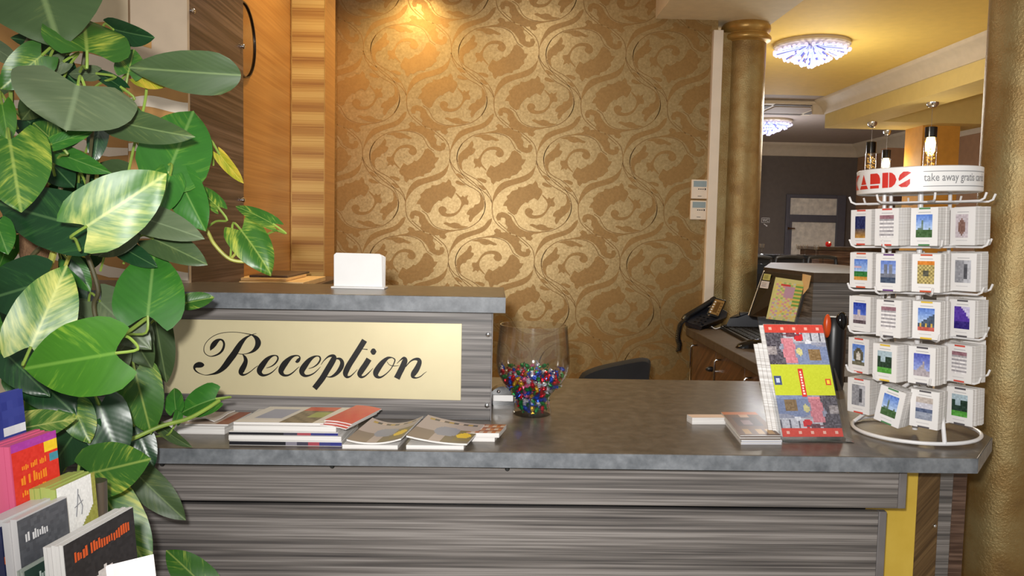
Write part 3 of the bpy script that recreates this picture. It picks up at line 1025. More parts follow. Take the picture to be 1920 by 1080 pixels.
# ------------------------------------------------------------------ boxes on a wall shelf beyond the ledge
ys = 3.45
sz = on_y(520, 533, ys).z - 0.0
sh = thing('wall_shelf', (XL, ys, sz - 0.02), 'brown veneer shelf on the side wall behind the raised ledge', 'shelf')
MB().box((XL, 3.05, sz - 0.02), (XL + 0.30, 4.1, sz)).build('shelf_board', 'brown_veneer', sh, bevel=0.002)
MB().box((XL, 3.15, sz - 0.12), (XL + 0.02, 4.0, sz - 0.02)).build('bracket', 'steel', sh)
MT['kraft'] = plain('pale_cardboard', (222, 184, 128), 0.6)
bxt = thing('cardboard_box', (XL + 0.14, ys + 0.1, sz), 'low pale cardboard box lying on the side shelf under a brown folder', 'box')
xa = XL + 0.012
MB().box((xa, 3.28, sz), (on_y(581, 520, 3.4).x, 3.72, sz + 0.022)).build('box_body', 'kraft', bxt, bevel=0.002)
MB().box((xa, 3.30, sz + 0.024), (on_y(548, 510, 3.4).x, 3.66, sz + 0.034)).build('lid_flap', 'kraft', bxt, bevel=0.001)
fo = MB().box((xa + 0.04, 3.34, sz + 0.0345), (on_y(546, 510, 3.4).x, 3.74, sz + 0.044)).build('folder', 'brown_veneer', bevel=0.002)
tag(fo, 'dark brown folder lying on top of the pale cardboard box', 'folder')

# ------------------------------------------------------------------ office chair behind the counter
yc = 3.75
oc = thing('office_chair', (on_y(1165, 700, yc).x, yc - 0.15, 0), 'black office chair whose backrest shows above the worktop', 'chair')
out = [(1086, 770), (1088, 712), (1112, 693), (1150, 682), (1195, 674), (1214, 674), (1222, 681), (1219, 712), (1216, 770)]
out = crom([(float(a), float(b)) for a, b in out], 3, True)
ctr = on_y(1155, 740, yc)
mb = MB()
pts = [on_y(u, v, yc) for u, v in out]
n = len(pts)
bend = lambda p, dy: Vector((p.x, p.y + dy + 0.9 * (p.x - ctr.x) ** 2, p.z))
vs = [bend(p, 0) for p in pts] + [bend(ctr + (p - ctr) * 0.93, -0.018) for p in pts] + [bend(p, 0.03) for p in pts] + [bend(ctr, -0.02), bend(ctr, 0.04)]
fs = []
for i in range(n):
    j = (i + 1) % n
    fs += [(i, j, n + j, n + i), (j, i, 2 * n + i, 2 * n + j), (n + i, n + j, 3 * n), (2 * n + j, 2 * n + i, 3 * n + 1)]
mb.add(vs, fs)
mb.build('backrest', 'black_fabric', oc)
ox, oy = ORG[oc.name].x, ORG[oc.name].y
MB().box((ox - 0.22, oy - 0.34, 0.40), (ox + 0.22, oy + 0.08, 0.47)).build('seat', 'black_fabric', oc, bevel=0.03, segs=3)
MB().tube([(ox, oy + 0.0, 0.41), (ox, oy + 0.14, 0.42), (ox, oy + 0.17, 0.50), (ctr.x, yc + 0.03, ctr.z)], 0.018).build('back_bar', 'black', oc)
MB().lathe([(0.03, 0.09), (0.03, 0.25), (0.02, 0.26), (0.02, 0.41)], 16, X=Matrix.Translation((ox, oy - 0.12, 0))).build('gas_lift', 'black', oc)
for i in range(5):
    a = 2 * math.pi * i / 5
    e = Vector((ox + 0.27 * math.cos(a), oy - 0.12 + 0.27 * math.sin(a), 0.06))
    lg = MB().tube([(ox, oy - 0.12, 0.11), e], [0.026, 0.016]).build('leg', 'black', oc)
    MB().sphere((e.x, e.y, 0.03), 0.03).build('caster', 'black_rubber', lg)
# ------------------------------------------------------------------ back desk along the right
ZD = 0.80
P1 = on_z(1286, 613, ZD)
P2 = on_z(1436, 692, ZD)
dirn = Vector((P1.x - P2.x, P1.y - P2.y, 0)).normalized()
nrm = Vector((-dirn.y, dirn.x, 0))
if nrm.x < 0:
    nrm = -nrm
P1 = Vector((P1.x, P1.y, ZD)) 
E2 = P1 - dirn * 1.72
W = 0.40
dsk = thing('office_desk', ((P1.x + E2.x) / 2, (P1.y + E2.y) / 2, 0), 'brown veneer back office desk carrying the phone and keyboard', 'desk')
def dpt(s, t, z):                       # s along the edge from the far corner, t into the desk
    p = P1 - dirn * s + nrm * t
    return Vector((p.x, p.y, z))
XD = Matrix((-dirn, nrm, Vector((0, 0, 1)))).transposed().to_4x4()
XD.translation = Vector((P1.x, P1.y, 0))
if XD.to_3x3().determinant() < 0:
    FLIP = True
else:
    FLIP = False
def dbox(mb, s0, t0, z0, s1, t1, z1, mat=0):
    vs = [dpt(s, t, z) for z in (z0, z1) for s, t in ((s0, t0), (s1, t0), (s1, t1), (s0, t1))]
    fs = [(3, 2, 1, 0), (4, 5, 6, 7), (0, 1, 5, 4), (1, 2, 6, 5), (2, 3, 7, 6), (3, 0, 4, 7)]
    if FLIP:
        fs = [tuple(reversed(f)) for f in fs]
    mb.add(vs, fs, mat)
    return mb
dbox(MB(), 0, 0, ZD - 0.05, 1.72, W, ZD).build('desktop', 'desk_top', dsk, bevel=0.003)
dbox(MB(), 0.06, 0.05, 0.05, 1.70, W - 0.02, ZD - 0.05).build('cabinet_body', 'desk_veneer', dsk)
for s0, s1 in ((0.075, 0.62), (0.63, 1.16), (1.17, 1.69)):
    dd = dbox(MB(), s0, 0.03, 0.10, s1, 0.05, ZD - 0.06).build('cabinet_door', 'desk_veneer', dsk, bevel=0.002)
    sm = s0 + 0.13
    h = MB()
    h.tube([dpt(sm, 0.03, ZD - 0.09), dpt(sm, -0.005, ZD - 0.09), dpt(sm, -0.012, ZD - 0.10), dpt(sm, -0.012, ZD - 0.30), dpt(sm, -0.005, ZD - 0.31), dpt(sm, 0.03, ZD - 0.31)], 0.006)
    h.build('door_handle', 'chrome', dd)
# key standing in the lock
qk = on_y(1366, 698, dpt(0.72, 0.03, 0).y)
kk = dpt(0.70, 0.028, qk.z)
ky = thing('lock_key', kk, 'small black-headed key in the lock of the back desk', 'key')
MB().tube([kk, kk - nrm * 0.03], 0.009, 12).build('lock_barrel', 'chrome', ky)
MB().sphere(tuple(kk - nrm * 0.045 + Vector((0, 0, 0.012))), 0.022, sc=(1.3, 0.5, 0.7)).build('key_head', 'black', ky)

# desk telephone
def pz(u, v, z=ZD):
    return on_z(u, v, z)
ph_c = pz(1327, 615)
ph = thing('desk_phone', ph_c, 'black desk telephone with tilted display at the far end of the back desk', 'telephone')
yph = ph_c.y
kx = yph / FPX
def PP(u, v, dy=0.0):
    return on_y(u, v, yph + dy)
# body: a wedge, front low on the left, tall at the right
fr = [PP(1283, 604, -.02), PP(1318, 618, -.08), PP(1362, 597, -.05), PP(1364, 587, -.02), PP(1345, 575, 0.02), PP(1296, 590, 0.05)]
mb = MB()
lo = [pz(1285, 611), pz(1314, 620), pz(1352, 606), pz(1350, 598), pz(1335, 593), pz(1300, 600)]
hi = [Vector((p.x, p.y, p.z)) for p in (PP(1283, 602, 0.0), PP(1316, 613, -.06), PP(1362, 595, -.05), PP(1364, 585, .02), PP(1343, 572, 0.07), PP(1297, 585, 0.08))]
mb.add(lo + hi, [(0, 1, 7, 6), (1, 2, 8, 7), (2, 3, 9, 8), (3, 4, 10, 9), (4, 5, 11, 10), (5, 0, 6, 11), (6, 7, 8, 9, 10, 11), (5, 4, 3, 2, 1, 0)])
mb.build('phone_body', 'navy_plastic', ph, bevel=0.003)
# tilted display
d = [PP(1325, 589, -.02), PP(1347, 596, -.03), PP(1362, 563, .02), PP(1341, 558, .03)]
nn = (d[1] - d[0]).cross(d[3] - d[0]).normalized()
X0 = MB().add(d + [p - nn * 0.02 for p in d], [(0, 1, 2, 3), (7, 6, 5, 4), (0, 4, 5, 1), (1, 5, 6, 2), (2, 6, 7, 3), (3, 7, 4, 0)])
dsp = X0.build('display_housing', 'black', ph, bevel=0.003)
MT['lcd'] = plain('amber_lcd', (150, 118, 70), 0.25, var=0)
def inq(d, a, b):
    return (d[0] * (1 - a) + d[1] * a) * (1 - b) + (d[3] * (1 - a) + d[2] * a) * b
mb = MB()
mb.grid([[inq(d, a, b) + nn * 0.001 for a in (0.08, 0.92)] for b in (0.10, 0.92)], 0)
for i in range(5):
    b0 = 0.14 + i * 0.15
    mb.grid([[inq(d, a, b) + nn * 0.002 for a in (0.12, 0.24)] for b in (b0, b0 + 0.07)], 1)
    mb.grid([[inq(d, a, b) + nn * 0.002 for a in (0.72, 0.86)] for b in (b0, b0 + 0.05)], 2)
mb.grid([[inq(d, a, b) + nn * 0.002 for a in (0.32, 0.66)] for b in (0.2, 0.8)], 3)
MT['lcd_dark'] = plain('dark_lcd', (104, 74, 38), 0.25, var=0)
mb.build('display', ['lcd', 'white_card', 'lcd_dark', 'lcd_dark'], dsp, smooth=False)
# keys
mb = MB()
for i in range(4):
    for j in range(3):
        c = PP(1303 + i * 7 + j * 5, 604 - j * 5 + i * 2.0, -.045 + j * 0.02) + Vector((0, 0, 0.004))
        mb.box((c.x - 0.007, c.y - 0.005, c.z - 0.004), (c.x + 0.007, c.y + 0.005, c.z + 0.002))
mb.build('key_pad', 'black_gloss', ph, bevel=0.001)
c = PP(1329, 592, -.05)
MB().lathe([(0.008, 0), (0.009, 0.004), (0.004, 0.006)], 12, X=Matrix.Translation((c.x, c.y, c.z))).build('button', 'chrome', ph)
# handset lying along the left edge
hs = [PP(1283, 601, .02), PP(1290, 592, .03), PP(1305, 583, .05), PP(1320, 574, .06), PP(1333, 566, .07), PP(1341, 561, .08)]
MB().tube(crom([tuple(p) for p in hs], 4), [0.024] * 4 + [0.019] * 13 + [0.022] * 4, 10).build('handset', 'black', ph)
# curled cord over the desk edge
mb = MB()
cpts = [PP(1284, 600, .0), PP(1276, 608, -.03), PP(1273, 620, -.04), PP(1271, 634, -.04), PP(1274, 646, -.04), PP(1272, 657, -.04)]
cc = crom([tuple(p) for p in cpts], 30)
hel = []
for i, p in enumerate(cc):
    a = i * 0.9
    hel.append((p[0] + 0.011 * math.cos(a), p[1] + 0.011 * math.sin(a), p[2] + 0.006 * math.sin(a + 1)))
mb.tube(hel, 0.0068, 5)
mb.build('curly_cord', 'black', ph)
mb = MB()
cb = [PP(1334, 612, -.03), PP(1342, 617, -.05), PP(1356, 612, -.05), PP(1368, 613, -.03)]
mb.tube(crom([tuple(Vector((p.x, p.y, max(p.z, ZD + 0.003)))) for p in cb], 6), 0.003, 6).build('line_cord', 'white_plastic', ph)

# rounded blue-black device beside the phone
c = pz(1410, 621)
kq = c.y / FPX
dv = thing('desktop_device', c, 'rounded blue-black desktop device between the phone and the planner', 'device')
prof = [(-36, 0), (-37, 10), (-33, 19), (-22, 25), (0, 29), (20, 31), (36, 33), (40, 28), (40, 0)]
prof = [(a * kq * 1.08, b * kq * 1.12) for a, b in prof]
X = frame((c.x, c.y + 0.05, c.z), (1, -0.25, 0), (0, 0, 1))
MB().prism(prof, -0.06, 0.06, X=X).build('casing', 'navy_plastic', dv, bevel=0.012, segs=3)
MB().box((-20 * kq, 31 * kq - 0.012, -0.03), (30 * kq, 34 * kq, 0.03), X=X).build('cover_flap', 'black', dv, bevel=0.004)
MB().sphere(tuple(c + Vector((0.05, -0.08, 0.02))), 0.018, sc=(1.5, 0.6, 0.6)).build('feed_button', 'chrome', dv)

# keyboard and mouse
k0, k1, k2, k3 = pz(1350, 617), pz(1416, 652), pz(1470, 640), pz(1396, 606)
up = Vector((0, 0, 0.018))
kb = thing('keyboard', (k0 + k1 + k2 + k3) / 4, 'black computer keyboard on the back desk behind the mouse', 'keyboard')
mb = MB().add([k0, k1, k2, k3, k0 + up, k1 + up, k2 + up * 1.4, k3 + up * 1.4], [(3, 2, 1, 0), (4, 5, 6, 7), (0, 1, 5, 4), (1, 2, 6, 5), (2, 3, 7, 6), (3, 0, 4, 7)])
mb.build('case', 'black', kb, bevel=0.003)
mb = MB()
kq4 = [k0 + up, k1 + up, k2 + up * 1.4, k3 + up * 1.4]
for i in range(16):
    for j in range(5):
        a0, b0 = 0.03 + i * 0.0588, 0.08 + j * 0.17
        q4 = [inq(kq4, a0, b0), inq(kq4, a0 + 0.048, b0), inq(kq4, a0 + 0.048, b0 + 0.14), inq(kq4, a0, b0 + 0.14)]
        q5 = [p + Vector((0, 0, 0.006)) for p in q4]
        mb.add(q4 + q5, [(4, 5, 6, 7), (0, 1, 5, 4), (1, 2, 6, 5), (2, 3, 7, 6), (3, 0, 4, 7)])
mb.build('keys', plain('matt_key_plastic', (20, 19, 19), 0.7, 0, 0.2, var=0), kb)
c = pz(1412, 652)
ms = thing('computer_mouse', c, 'glossy black computer mouse in front of the keyboard', 'mouse')
mb = MB()
R, ny, nx = [], 9, 14
rows = []
for i in range(nx + 1):
    a = -1 + 2 * i / nx
    hgt = 0.044 * math.sqrt(max(0, 1 - a * a)) * (1 + 0.25 * a)
    wdt = 0.046 * math.sqrt(max(0, 1 - a ** 4)) + 0.0005
    rows.append([c + Vector((a * 0.095, 0.0, 0)) + Vector((-0.5 * wdt * math.cos(math.pi * j / ny) * 0.5, -wdt * math.cos(math.pi * j / ny), hgt * math.sin(math.pi * j / ny) + 0.001)) for j in range(ny + 1)])
mb.grid(rows)
mb.build('shell', 'black_gloss', ms)
MB().sphere((c.x - 0.045, c.y - 0.005, c.z + 0.024), 0.007, sc=(1.6, 0.7, 1)).build('scroll_wheel', 'chrome', ms)

# monitor turned away, planner sheet clipped to it
mq = [on_y(1404, 592, 4.42), on_y(1490, 606, 4.05), on_y(1513, 517, 4.13), on_y(1433, 508, 4.55)]
nn = (mq[1] - mq[0]).cross(mq[3] - mq[0]).normalized()
base = (mq[0] + mq[1]) / 2
mon = thing('monitor', (base.x, base.y + 0.1, ZD), 'dark tilted computer monitor with sticky notes on its left edge', 'monitor')
th = -nn * 0.022
mb = MB().add(mq + [p + th for p in mq], [(0, 1, 2, 3), (7, 6, 5, 4), (0, 4, 5, 1), (1, 5, 6, 2), (2, 6, 7, 3), (3, 7, 4, 0)])
mb.build('housing', 'black', mon, bevel=0.003)
mb = MB()
mb.grid([[inq(mq, a, b) + nn * 0.0008 for a in (0.03, 0.97)] for b in (0.03, 0.92)])
mb.build('screen', 'black_gloss', mon, smooth=False)
mb = MB().tube([mq[0] + nn * 0.002, mq[3] + nn * 0.002], 0.004, 6)
mb.build('bezel_edge', 'steel', mon)
mid = inq(mq, 0.5, 0.2) + th
MB().tube([mid, mid + Vector((0.05, 0.09, -0.02)), (mid.x + 0.06, mid.y + 0.10, ZD + 0.01)], 0.02, 10).lathe([(0.12, 0), (0.12, 0.008), (0.05, 0.014)], 24, X=Matrix.Translation((mid.x + 0.06, mid.y + 0.10, ZD))).build('stand', 'black', mon)
def note(name, a0, b0, a1, b1, col, label):
    m = MB()
    rows = [[inq(mq, a0 + (a1 - a0) * i / 3, b0 + (b1 - b0) * j / 3) + nn * (0.003 + 0.0012 * j) for i in range(4)] for j in range(4)]
    m.grid(rows, 0, [[col] * 3] * 3)
    for j in range(3):
        yy = b0 + (b1 - b0) * (0.25 + 0.22 * j)
        m.grid([[inq(mq, a0 + (a1 - a0) * 0.15, yy) + nn * 0.007, inq(mq, a0 + (a1 - a0) * 0.7, yy) + nn * 0.007],
                [inq(mq, a0 + (a1 - a0) * 0.15, yy + 0.012) + nn * 0.007, inq(mq, a0 + (a1 - a0) * 0.7, yy + 0.012) + nn * 0.007]], 0, [[tuple(x * 0.75 for x in col)]])
    return tag(m.build(name, 'print', smooth=False), label, 'sticky note')
note('sticky_note', 0.04, 0.80, 0.22, 0.93, (190, 190, 120), 'yellow-green sticky note, upper of the two on the monitor')
note('sticky_note', 0.04, 0.62, 0.24, 0.77, (216, 214, 222), 'white sticky note, lower of the two on the monitor')
pl = thing('planner_sheet', inq(mq, 0.6, 0.1), 'colour-coded planner sheet standing in front of the monitor', 'planner')
sq = [on_y(1437, 598, 4.18), on_y(1490, 604, 3.99), on_y(1510, 528, 4.05), on_y(1455, 520, 4.26)]
n2 = (sq[1] - sq[0]).cross(sq[3] - sq[0]).normalized()
mb = MB()
NX, NY = 12, 22
rnd = random.Random(5)
cols = []
pal = [(228, 206, 118), (214, 158, 178), (160, 196, 128), (186, 164, 206), (226, 176, 120), (206, 214, 140), (196, 206, 196)]
for j in range(NY):
    row = []
    for i in range(NX):
        if j > NY - 3 or i == 0:
            row.append((206, 208, 146))
        elif 5 <= i <= 8 and 12 <= j <= 17:
            row.append((190, 156, 190))
        elif j == 18 and 3 <= i <= 6:
            row.append((206, 60, 70))
        elif i >= 9 and j > 7:
            row.append((214, 196, 110) if j % 2 else (110, 170, 90))
        else:
            row.append(rnd.choice(pal) if (i * 3 + j) % 2 else (214, 212, 150))
    cols.append(row)
mb.grid([[inq(sq, i / NX, j / NY) + n2 * 0.003 for i in range(NX + 1)] for j in range(NY + 1)], 0, cols)
mb.build('printed_sheet', 'print', pl, smooth=False)
mb = MB().add([p - n2 * 0.004 for p in sq] + [p + n2 * 0.0 for p in sq], [(3, 2, 1, 0), (4, 5, 6, 7), (0, 1, 5, 4), (1, 2, 6, 5), (2, 3, 7, 6), (3, 0, 4, 7)])
mb.build('backing_board', 'steel', pl)
cq = [on_y(1506, 552, 4.03), on_y(1516, 540, 4.01), on_y(1521, 517, 4.02), on_y(1509, 514, 4.05)]
MB().add([p for p in cq] + [p + Vector((0, 0.03, 0)) for p in cq], [(0, 1, 2, 3), (7, 6, 5, 4), (0, 4, 5, 1), (1, 5, 6, 2), (2, 6, 7, 3), (3, 7, 4, 0)]).build('tab', 'kraft', pl)

# far raised counter behind the desk
zf = zl1
yf = on_z(1560, 512, zf).y
fc = thing('hall_counter', (on_y(1500, 600, yf).x, yf + 0.2, 0), 'grey zebra panelled raised counter behind the monitor', 'counter')
xa, xc, xe = on_y(1427, 505, yf).x, on_y(1526, 515, yf).x, on_y(1780, 515, yf).x
ya = on_z(1432, 497, zf).y + 0.10
Lf = on_z(1432, 501, zf)
Lb = on_z(1445, 492, zf)
plf = [(xc, yf), (xe, yf), (xe, Lb.y), (Lb.x, Lb.y), (Lf.x, Lf.y)]
MB().prism(plf, zf - 0.055, zf).build('counter_top', 'desk_top', fc, bevel=0.003)
pin = [(xc + 0.02, yf + 0.05), (xe - 0.03, yf + 0.05), (xe - 0.03, Lb.y - 0.1), (Lb.x + 0.06, Lb.y - 0.1), (Lf.x + 0.03, Lf.y + 0.05)]
MB().prism(pin, 0.0, zf - 0.055).build('counter_body', 'zebra', fc, smooth=False)

# black and orange tape dispenser on the worktop behind the brochures
c = on_z(1544, 728, ZW)
td = thing('utensil_holder', c, 'tall black holder with an orange handle beside the postcard rack', 'holder')
kq = c.y / FPX
MB().lathe([(0.042, 0), (0.045, 0.02), (0.045, 115 * kq), (0.038, 130 * kq), (0.03, 138 * kq)], 20, X=Matrix.Translation((c.x + 0.03, c.y, c.z))).build('holder_body', 'black', td)
MB().sphere((c.x - 0.012, c.y - 0.035, c.z + 122 * kq), 0.02, sc=(0.75, 0.6, 2.3), nu=14, nv=10).build('handle', plain('orange_plastic', (226, 84, 26), 0.3, var=0), td)
MB().sphere((c.x + 0.045, c.y - 0.03, c.z + 130 * kq), 0.024, sc=(1.0, 0.7, 1.6), nu=14, nv=10).build('second_handle', 'black_gloss', td)
# ------------------------------------------------------------------ crystal ceiling lights in the hall
MT['crystal'] = plain('lit_crystal', (186, 196, 255), 0.1, emit=0.9, var=0)
MT['crystal_bead'] = plain('lit_crystal_bead', (216, 212, 255), 0.1, emit=0.8, var=0)
MT['crystal_dark'] = plain('dim_crystal', (118, 118, 170), 0.12, emit=0.12, var=0)
def crystal_light(u, v, label, du, drop=0.30, cool=0):
    c = on_z(u, v, ZC - 0.03)
    R = (du / 2) * c.y / FPX
    t = thing('crystal_ceiling_light', (c.x, c.y, ZC - 0.04 - R * 0.8), label, 'ceiling light', 'crystal ceiling lights')
    MB().lathe([(R * 0.98, ZC - 0.035), (R * 1.02, ZC - 0.025), (R * 1.0, ZC)], 48, X=Matrix.Translation((c.x, c.y, 0))).build('plate', 'plaster', t)
    rods, beads, dim = MB(), MB(), MB()
    rnd = random.Random(3)
    for ring, (rr, z0, z1, n) in enumerate(((0.96, 0.035, 0.13, 36), (0.74, 0.05, 0.26, 30), (0.5, 0.09, 0.36, 22), (0.26, 0.14, 0.46, 12), (0.06, 0.2, 0.54, 4))):
        for i in range(n):
            a = 2 * math.pi * (i + 0.5 * (ring % 2)) / n + rnd.uniform(-.05, .05)
            e = rnd.uniform(0.94, 1.03)
            p0 = Vector((c.x + R * 0.25 * rr * math.cos(a), c.y + R * 0.25 * rr * math.sin(a), ZC - 0.03))
            p1 = Vector((c.x + R * rr * e * math.cos(a), c.y + R * rr * e * math.sin(a), ZC - 0.03 - R * z1 * e))
            (dim if (i + ring) % 3 == 0 else rods).tube([p0, p1], [R * 0.012, R * 0.026], 4)
            beads.sphere(tuple(p1), R * 0.055, 6, 4)
    rods.build('crystal_rods', 'crystal', t)['kind'] = 'stuff'
    dim.build('dim_rods', 'crystal_dark', t)['kind'] = 'stuff'
    beads.build('crystal_beads', 'crystal_bead', t)['kind'] = 'stuff'
    return c
crystal_light(1522, 88, 'larger crystal rosette ceiling light glowing bluish white over the hall', 134)
crystal_light(1442, 230, 'crystal ceiling light farther back, half hidden by the gold column', 82)

# ------------------------------------------------------------------ pendants over the bar
MT['pendant_glow'] = plain('glowing_bubble_glass', (255, 226, 160), 0.2, emit=5.0, var=0)
MT['pendant_gold'] = plain('golden_bubble_glass', (214, 160, 70), 0.15, 0.3, emit=0.5, var=0.3)
def pendant(u, v, vt, vb, w, label, lit, y):
    m = on_z(u, v, ZB)
    y = m.y
    k = y / FPX
    x = m.x
    zt, zb_ = on_y(u, vt, y).z, on_y(u, vb, y).z
    hc = (vb - vt) * k
    t = thing('pendant_lamp', (x, y, zb_ - 58 * k), label, 'pendant lamp', 'pendant lamps over the bar')
    T = Matrix.Translation((x, y, 0))
    MB().lathe([(w * k * 0.18, ZB - 10 * k), (w * k * 0.34, ZB - 8 * k), (w * k * 0.45, ZB - 4 * k), (w * k * 0.47, ZB)], 24, X=T).build('canopy', 'chrome', t)
    MB().tube([(x, y, ZB - 8 * k), (x, y, zt)], 0.002, 6).build('wire', 'steel', t)
    r = w * k / 2
    MB().lathe([(r * 0.9, zb_), (r * 0.92, zt - 0.004), (r * 0.8, zt)], 24, X=T).build('socket', 'black_gloss', t)
    gl = MB().lathe([(r, zb_ - 58 * k), (r, zb_ - 1 * k)], 24, X=T, caps=True)
    gl.build('glass_tube', 'glass', t)
    bb = MB()
    rnd = random.Random(int(u))
    for i in range(60):
        a, h, rr = rnd.uniform(0, 6.28), rnd.uniform(0.02, 0.98), rnd.uniform(0.3, 0.82)
        bb.sphere((x + r * rr * math.cos(a), y + r * rr * math.sin(a), zb_ - 58 * k * h), r * 0.16, 6, 4)
    bb.build('bubbles', 'pendant_gold', t)
    if lit:
        MB().lathe([(r * 0.3, zb_ - lit * k), (r * 0.72, zb_ - lit * 0.75 * k), (r * 0.8, zb_ - lit * 0.3 * k), (r * 0.6, zb_)], 16, X=T).build('bulb', 'pendant_glow', t)
        lamp('pendant_light', 'POINT', (x, y - r * 1.6, zb_ - lit * 0.5 * k), 3.5, (1.0, 0.85, 0.58), r)
pendant(1749, 192, 238, 258, 23, 'nearest and longest glowing bubble glass pendant lamp over the bar', 34, 0)
pendant(1636, 229, 266, 287, 19, 'unlit golden bubble glass pendant lamp, left of the glowing ones', 0, 0)
pendant(1664, 245, 281, 297, 17, 'small glowing pendant lamp between the two taller pendants', 22, 0)

# ------------------------------------------------------------------ bar furniture far behind
yb = 9.6
b0, b1 = on_y(1536, 470, yb), on_y(1700, 540, yb)
bar = thing('bar_cabinet', ((b0.x + b1.x) / 2, yb + 0.3, 0), 'dark brown veneer bar cabinet under the red candle glass', 'cabinet')
ztop = on_y(1560, 463, yb).z
MB().box((b0.x, yb, 0), (b1.x, yb + 0.6, ztop - 0.04)).build('carcass', 'brown_veneer', bar, bevel=0.004)
MB().box((b0.x - 0.03, yb - 0.03, ztop - 0.04), (b1.x + 0.03, yb + 0.63, ztop)).build('bar_top', 'desk_top', bar, bevel=0.004)
MB().box((b0.x + 0.05, yb - 0.02, 0.1), ((b0.x + b1.x) / 2, yb, ztop - 0.1)).build('door', 'brown_veneer', bar, bevel=0.003)
MT['candle_glass'] = plain('red_candle_glass', (176, 24, 20), 0.08, emit=0.25, var=0)
MT['flame'] = plain('candle_glow', (255, 196, 130), 0.3, emit=5.0, var=0)
for u, lab in ((1553, 'red glass candle holder glowing in front of the frosted door'), (1672, 'red glass candle holder seen between the card tiers of the rack')):
    c = on_y(u, 463, yb + 0.1)
    r = 5.5 * yb / FPX
    t = thing('candle_holder', (c.x, yb + 0.1, ztop), lab, 'candle holder')
    T = Matrix.Translation((c.x, yb + 0.1, ztop))
    MB().lathe([(r * 0.5, 0), (r * 0.95, r * 0.5), (r, r), (r * 0.8, r * 1.7), (r * 0.74, r * 1.7), (r * 0.9, r), (r * 0.4, r * 0.4)], 20, X=T).build('glass_cup', 'candle_glass', t)
    MB().sphere((c.x, yb + 0.1 - r * 0.6, ztop + r * 1.45), r * 0.35, 8, 6).build('flame', 'flame', t)
# black table row with glasses in front of the far wall
yt = 8.2
t0, t1 = on_y(1418, 478, yt), on_y(1536, 480, yt)
zt = on_z(1470, 478, on_y(1470, 478, yt).z).z
tb = thing('bar_table', ((t0.x + t1.x) / 2, yt + 0.2, 0), 'long black glossy bar table beyond the hall counter', 'table')
MB().box((t0.x - 0.1, yt, zt - 0.035), (t1.x, yt + 0.5, zt)).build('table_top', 'black_gloss', tb, bevel=0.004)
MB().box((t0.x - 0.05, yt + 0.06, 0.0), (t1.x - 0.05, yt + 0.4, zt - 0.035)).build('table_body', 'black', tb, bevel=0.004)
for i, u in enumerate((1428, 1497, 1509, 1530)):
    c = on_y(u, 478, yt + 0.12)
    t = thing('stem_glass', (c.x, yt + 0.12, zt), ('clear glass at the left end of the black table', 'clear glass in the middle of the black table', 'clear glass right of the middle of the black table', 'clear glass at the right end of the black table')[i], 'glass', 'glasses on the black table')
    T = Matrix.Translation((c.x, yt + 0.12, zt))
    MB().lathe([(0.028, 0), (0.004, 0.006), (0.004, 0.05), (0.024, 0.07), (0.026, 0.11), (0.024, 0.11), (0.022, 0.072)], 16, X=T).build('bowl', 'glass', t)
# black lounge chair backs in front of the table
for i, u in enumerate((1432, 1494, 1556)):
    yc_ = 7.4
    c = on_y(u, 500, yc_)
    t = thing('bar_chair', (c.x, yc_, 0), ('black bar chair nearest the gold column', 'black bar chair in the middle of its row', 'black bar chair nearest the brown bar cabinet')[i], 'chair', 'black bar chairs')
    zz = on_y(u, 484, yc_).z
    w2 = 0.135
    arch = crom([(-w2, 0.72), (-w2, zz - 0.06), (-w2 * 0.7, zz), (w2 * 0.7, zz), (w2, zz - 0.06), (w2, 0.72)], 4)
    MB().tube([(c.x + a, yc_ + 0.18, b) for a, b in arch], 0.018, 8).build('back_frame', 'black', t)
    MB().box((c.x - w2, yc_ + 0.17, zz - 0.16), (c.x + w2, yc_ + 0.19, zz - 0.06)).build('backrest', 'black_gloss', t, bevel=0.004)
    MB().box((c.x - 0.14, yc_ - 0.15, 0.68), (c.x + 0.14, yc_ + 0.16, 0.74)).build('seat', 'black_fabric', t, bevel=0.015)
    for sx in (-1, 1):
        for sy in (-1, 1):
            MB().tube([(c.x + sx * 0.12, yc_ + sy * 0.13, 0.70), (c.x + sx * 0.13, yc_ + sy * 0.15, 0)], 0.014, 8).build('leg', 'black', t)
# framed print on the orange side of the hall
yp = 8.46
a, b = on_y(1675, 368, yp), on_y(1723, 396, yp)
yp = YE - 2.0
a, b = on_y(1675, 368, 10.6), on_y(1723, 398, 10.6)
pf = thing('framed_picture', ((a.x + b.x) / 2, 10.6, b.z), 'small dark framed pale picture glimpsed under the rack sign', 'picture')
MB().box((a.x, 10.6, b.z - 0.1), (b.x, 10.63, a.z)).build('picture_frame', 'brown_veneer', pf, bevel=0.003)
MB().grid([[(a.x + 0.03, 10.598, b.z - 0.06), (b.x - 0.02, 10.598, b.z - 0.06)], [(a.x + 0.03, 10.598, a.z - 0.08), (b.x - 0.02, 10.598, a.z - 0.08)]]).build('picture_print', plain('pale_print', (206, 196, 160), 0.4, var=0.2), pf, smooth=False)
MB().box((a.x - 0.1, 10.63, 0), (b.x + 0.2, 10.8, 2.6)).build('wall_column', 'brown_wall', smooth=False)['kind'] = 'structure'
